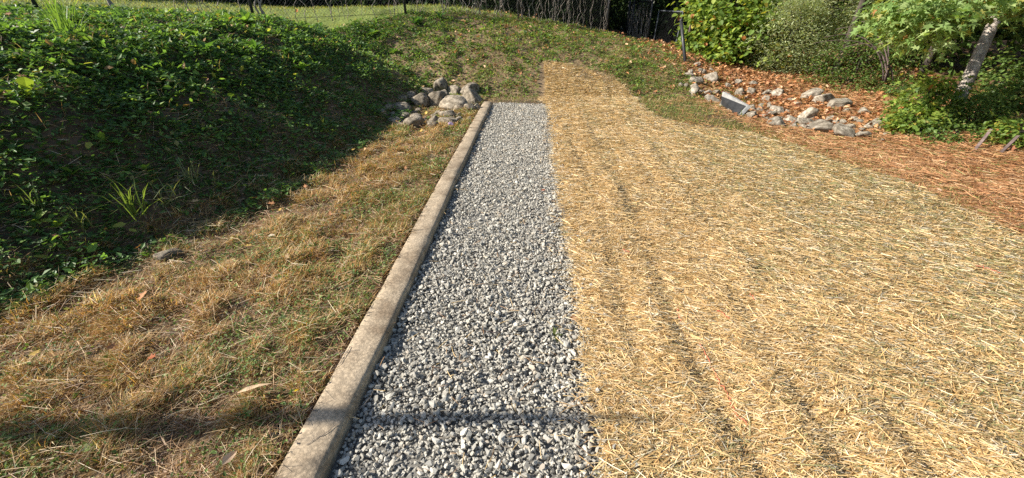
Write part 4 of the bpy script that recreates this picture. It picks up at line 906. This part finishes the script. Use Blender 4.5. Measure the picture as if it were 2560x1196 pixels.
# leaning tree with star shaped leaves
tb = at(2368, 318); zc = depth(tb); tt = on_depth(2520, -10, zc)
tree = empty('leaning_tree', tuple(tb)); tag(tree, 'leaning grey trunked tree with star shaped leaves', 'tree')
top_far = tb + (tt - tb) * 2.6
link('trunk', limbs_mesh('trunk', (0, 0, -.2), top_far - tb, .088, [], seed=12, bend=.06), M['bark'], tree)
SG = [(.24, .35, .11), (.18, .29, .08), (.34, .43, .17), (.40, .38, .10), (.45, .22, .09)]; wSG = [.38, .28, .24, .085, .015]
c1 = on_depth(2430, -12, zc - .7) - tb; c2 = on_depth(2300, 48, zc - 1.0) - tb; c3 = on_depth(2540, -40, zc + .3) - tb
me, cs1 = crown_mesh('crown', c1, (.75, .5, .24), 1700, STAR, .115, SG, wSG, 45, .13, 13, droop=.35); link('crown', me, M['leaf'], tree)
me, cs = crown_mesh('hanging_spray', c2, (.60, .4, .22), 1400, STAR, .11, SG, wSG, 40, .12, 14, droop=.5); link('hanging_spray', me, M['leaf'], tree)
link('branch', limbs_mesh('branch', c3, c2 + np.array([0, 0, .1]), .03, np.concatenate([cs[:10], cs1[:8]]), seed=15), M['darkbark'], tree)
up_me, ct = crown_mesh('upper_crown', c3 + np.array([.5, .2, 1.7]), (1.9, 1.8, 1.5), 3600, STAR, .2, MG, wMG, 70, .35, 16); link('upper_crown', up_me, M['leaf'], tree)
# shrubs at the tree's foot
plant_px('understory_shrub', 'bright leafy shrub at the foot of the leaning tree', 'shrub', (2310, 325), (2308, 258), (55, 62), 1300, STAR, .085, YG, wYG, clumps=50, crad=.10, r0=.015, seed=17, back=.2)
plant_px('understory_shrub', 'small spreading shrub reaching onto the brown needles', 'shrub', (2285, 340), (2285, 312), (50, 36), 1100, OVAL, .07, YG, wYG, clumps=36, crad=.07, r0=.012, seed=18, back=.1)
plant_px('ivy_mound', 'fine leaved green creeper mound hiding the trunk base', 'creeper', (2430, 335), (2440, 295), (60, 48), 5200, OVAL, .036, MG, wMG, clumps=90, crad=.07, r0=.015, seed=19, part='foliage', stem='stem', back=.1)
plant_px('understory_shrub', 'yellow green shrub beside the wooden stakes', 'shrub', (2545, 385), (2550, 345), (55, 45), 1700, OVAL, .06, YG, wYG, clumps=50, crad=.07, r0=.012, seed=20, back=.25)
plant_px('understory_shrub', 'low green shrub behind the first wooden stake', 'shrub', (2390, 362), (2390, 342), (85, 26), 1900, OVAL, .05, MG, wMG, clumps=60, crad=.06, r0=.012, seed=21, back=.2)
plant_px('understory_shrub', 'shaded green shrub beside the pale trunk', 'shrub', (2470, 300), (2500, 215), (60, 80), 2600, OVAL, .07, MG, wMG, clumps=60, crad=.12, r0=.015, seed=23, back=1.6)
plant_px('understory_shrub', 'dark leafy shrub growing past the leaning trunk', 'shrub', (2540, 325), (2530, 265), (70, 65), 3000, OVAL, .07, MG, wMG, clumps=70, crad=.12, r0=.015, seed=25, back=.9)
# darker wood behind
wood = [(10.6, 13.6, 3.0, (1.8, 1.6, 3.0)), (11.8, 10.2, 2.6, (1.9, 1.7, 2.6)), (11.6, 7.6, 2.6, (1.7, 1.6, 2.6)), (10.8, 5.2, 2.2, (1.5, 1.4, 2.4)), (12.5, 15.8, 3.4, (2.4, 2.0, 3.3)), (8.6, 15.4, 3.0, (1.6, 1.3, 2.9)),
        (14.2, 12.2, 3.0, (2.0, 2.0, 3.0)), (14.2, 7.5, 3.0, (2.2, 2.0, 3.0)), (10.8, 2.8, 2.4, (1.8, 1.6, 2.6)), (9.4, 11.6, 2.0, (1.2, 1.0, 2.0))]
wlab = ['dark green woodland tree rising behind the vine bushes', 'dark green woodland tree behind the feathery shrubs', 'dark woodland tree between feathery shrubs and leaning trunk', 'dark woodland tree seen past the leaning trunk']
for i, (x, y, zc_, rd) in enumerate(wood):
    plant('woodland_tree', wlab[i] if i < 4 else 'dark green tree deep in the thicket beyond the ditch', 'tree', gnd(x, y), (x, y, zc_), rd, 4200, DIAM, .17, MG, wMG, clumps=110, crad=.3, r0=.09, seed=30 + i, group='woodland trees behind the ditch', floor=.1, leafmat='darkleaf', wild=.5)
for i, (x, y, lab) in enumerate([(6.3, 12.6, 'vine bushes'), (7.0, 10.6, 'feathery shrubs'), (8.8, 10.4, 'arching bush'), (8.6, 7.6, 'leaning trunk')]):
    g0 = gnd(x, y); plant('canopy_tree', 'tall slender tree with high crown behind the ' + lab, 'tree', g0, (x + .4, y, 4.4), (1.6, 1.6, 2.1), 3600, DIAM, .2, MG, wMG, clumps=90, crad=.32, r0=.075, seed=90 + i, top=(x + .3, y, 5.0), floor=2.1, group='tall trees at the forest edge')
# deep shaded wood behind the fence
back = [(-7.5, 20.5), (-4.6, 19.2), (-1.8, 18.6), (.8, 18.8), (3.4, 21.5), (6.2, 21.0), (8.8, 19.5), (-3.4, 22), (1.8, 23), (-10.5, 22.5), (-.4, 16.9), (-2.9, 16.2)]
for i, (x, y) in enumerate(back):
    g0 = gnd(x, y)
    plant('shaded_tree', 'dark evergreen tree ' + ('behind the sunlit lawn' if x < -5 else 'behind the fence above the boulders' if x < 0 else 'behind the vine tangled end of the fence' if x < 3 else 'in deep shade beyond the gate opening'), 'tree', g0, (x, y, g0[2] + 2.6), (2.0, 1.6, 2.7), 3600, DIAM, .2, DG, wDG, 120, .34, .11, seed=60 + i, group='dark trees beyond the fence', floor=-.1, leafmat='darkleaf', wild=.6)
# farther wood that reads as one mass
b = Bag(); n = 34000
ang = rng.uniform(-1.5, 1.75, n); dist = rng.uniform(25, 34, n); x = dist * np.sin(ang); y = dist * np.cos(ang)
keepm = (x > -14) | (y > 30); 
hz = rng.random(n) * 6.5; hz[::3] *= .35
P = np.stack([x, y, np.minimum(terrain(x, y, False), 2.8) - .2 + hz], 1)
X, Y, Z = frames(rng.uniform(0, 6.28, n), rng.uniform(-1.5, 1.5, n), rng.uniform(-1.5, 1.5, n)); b.stamp(DIAM[0], DIAM[1], P, X, Y, Z, rng.uniform(.4, .9, n), pick(DG, wDG, n))
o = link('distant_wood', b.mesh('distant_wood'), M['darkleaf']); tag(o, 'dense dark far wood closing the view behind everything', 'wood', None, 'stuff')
# ------------------------------------------------------------------ added unseen sapling, shaped so its shadow crosses the path
k_ = sdir / sdir.z
q = np.array([[xs + k_.x * zz2, ys_ + k_.y * zz2, zz2] for xs, ys_, zz2 in ((-5.0, .88, 2.6), (-4.0, .9, 2.9), (-3.0, .94, 3.0), (-1.7, 1.0, 3.05), (-.86, 1.12, 3.05), (0, 1.19, 3.05), (.75, 1.17, 3.0))])
g0 = q[0] - np.array([.3, 0, 0]); g0[2] = float(terrain(g0[0], g0[1])) - .1; q = np.concatenate([[g0], q])
t = np.linspace(0, 7, 40); qq = np.stack([np.interp(t, range(8), q[:, c]) for c in range(3)], 1)
sap = empty('added_shadow_sapling', tuple(q[0])); tag(sap, 'added sapling bent over the turf to cast the path shadow', 'sapling')
V, F = tube(qq - q[0], np.interp(t, [0, 2, 5, 7], [.06, .055, .046, .006]), 8); link('trunk', mesh_of('trunk', V, F, True), M['darkbark'], sap)
for k in range(3):
    i0 = 20 + 6 * k; m = np.linspace(0, 1, 6)[:, None]; br_ = qq[i0] + m * np.array([.5, .05 * (k - 1), .25]); V, F = tube(br_ - q[0], .007 * (1 - .7 * m[:, 0]), 5); link('twig', mesh_of('twig', V, F, True), M['darkbark'], sap)
b = Bag(); n = 220; c0 = qq[rng.integers(16, 27, n)] + rng.normal(0, .13, (n, 3)) * np.array([2.2, .8, .8]); X, Y, Z = frames(rng.uniform(0, 6.28, n), rng.normal(0, .6, n), rng.normal(0, .6, n))
b.stamp(OVAL[0], OVAL[1], c0 - q[0], X, Y, Z, rng.uniform(.05, .09, n), pick(MG, wMG, n)); link('foliage', b.mesh('foliage'), M['leaf'], sap)
sap['label'] = 'added unseen leafy sapling bent over the turf to cast the path shadow'
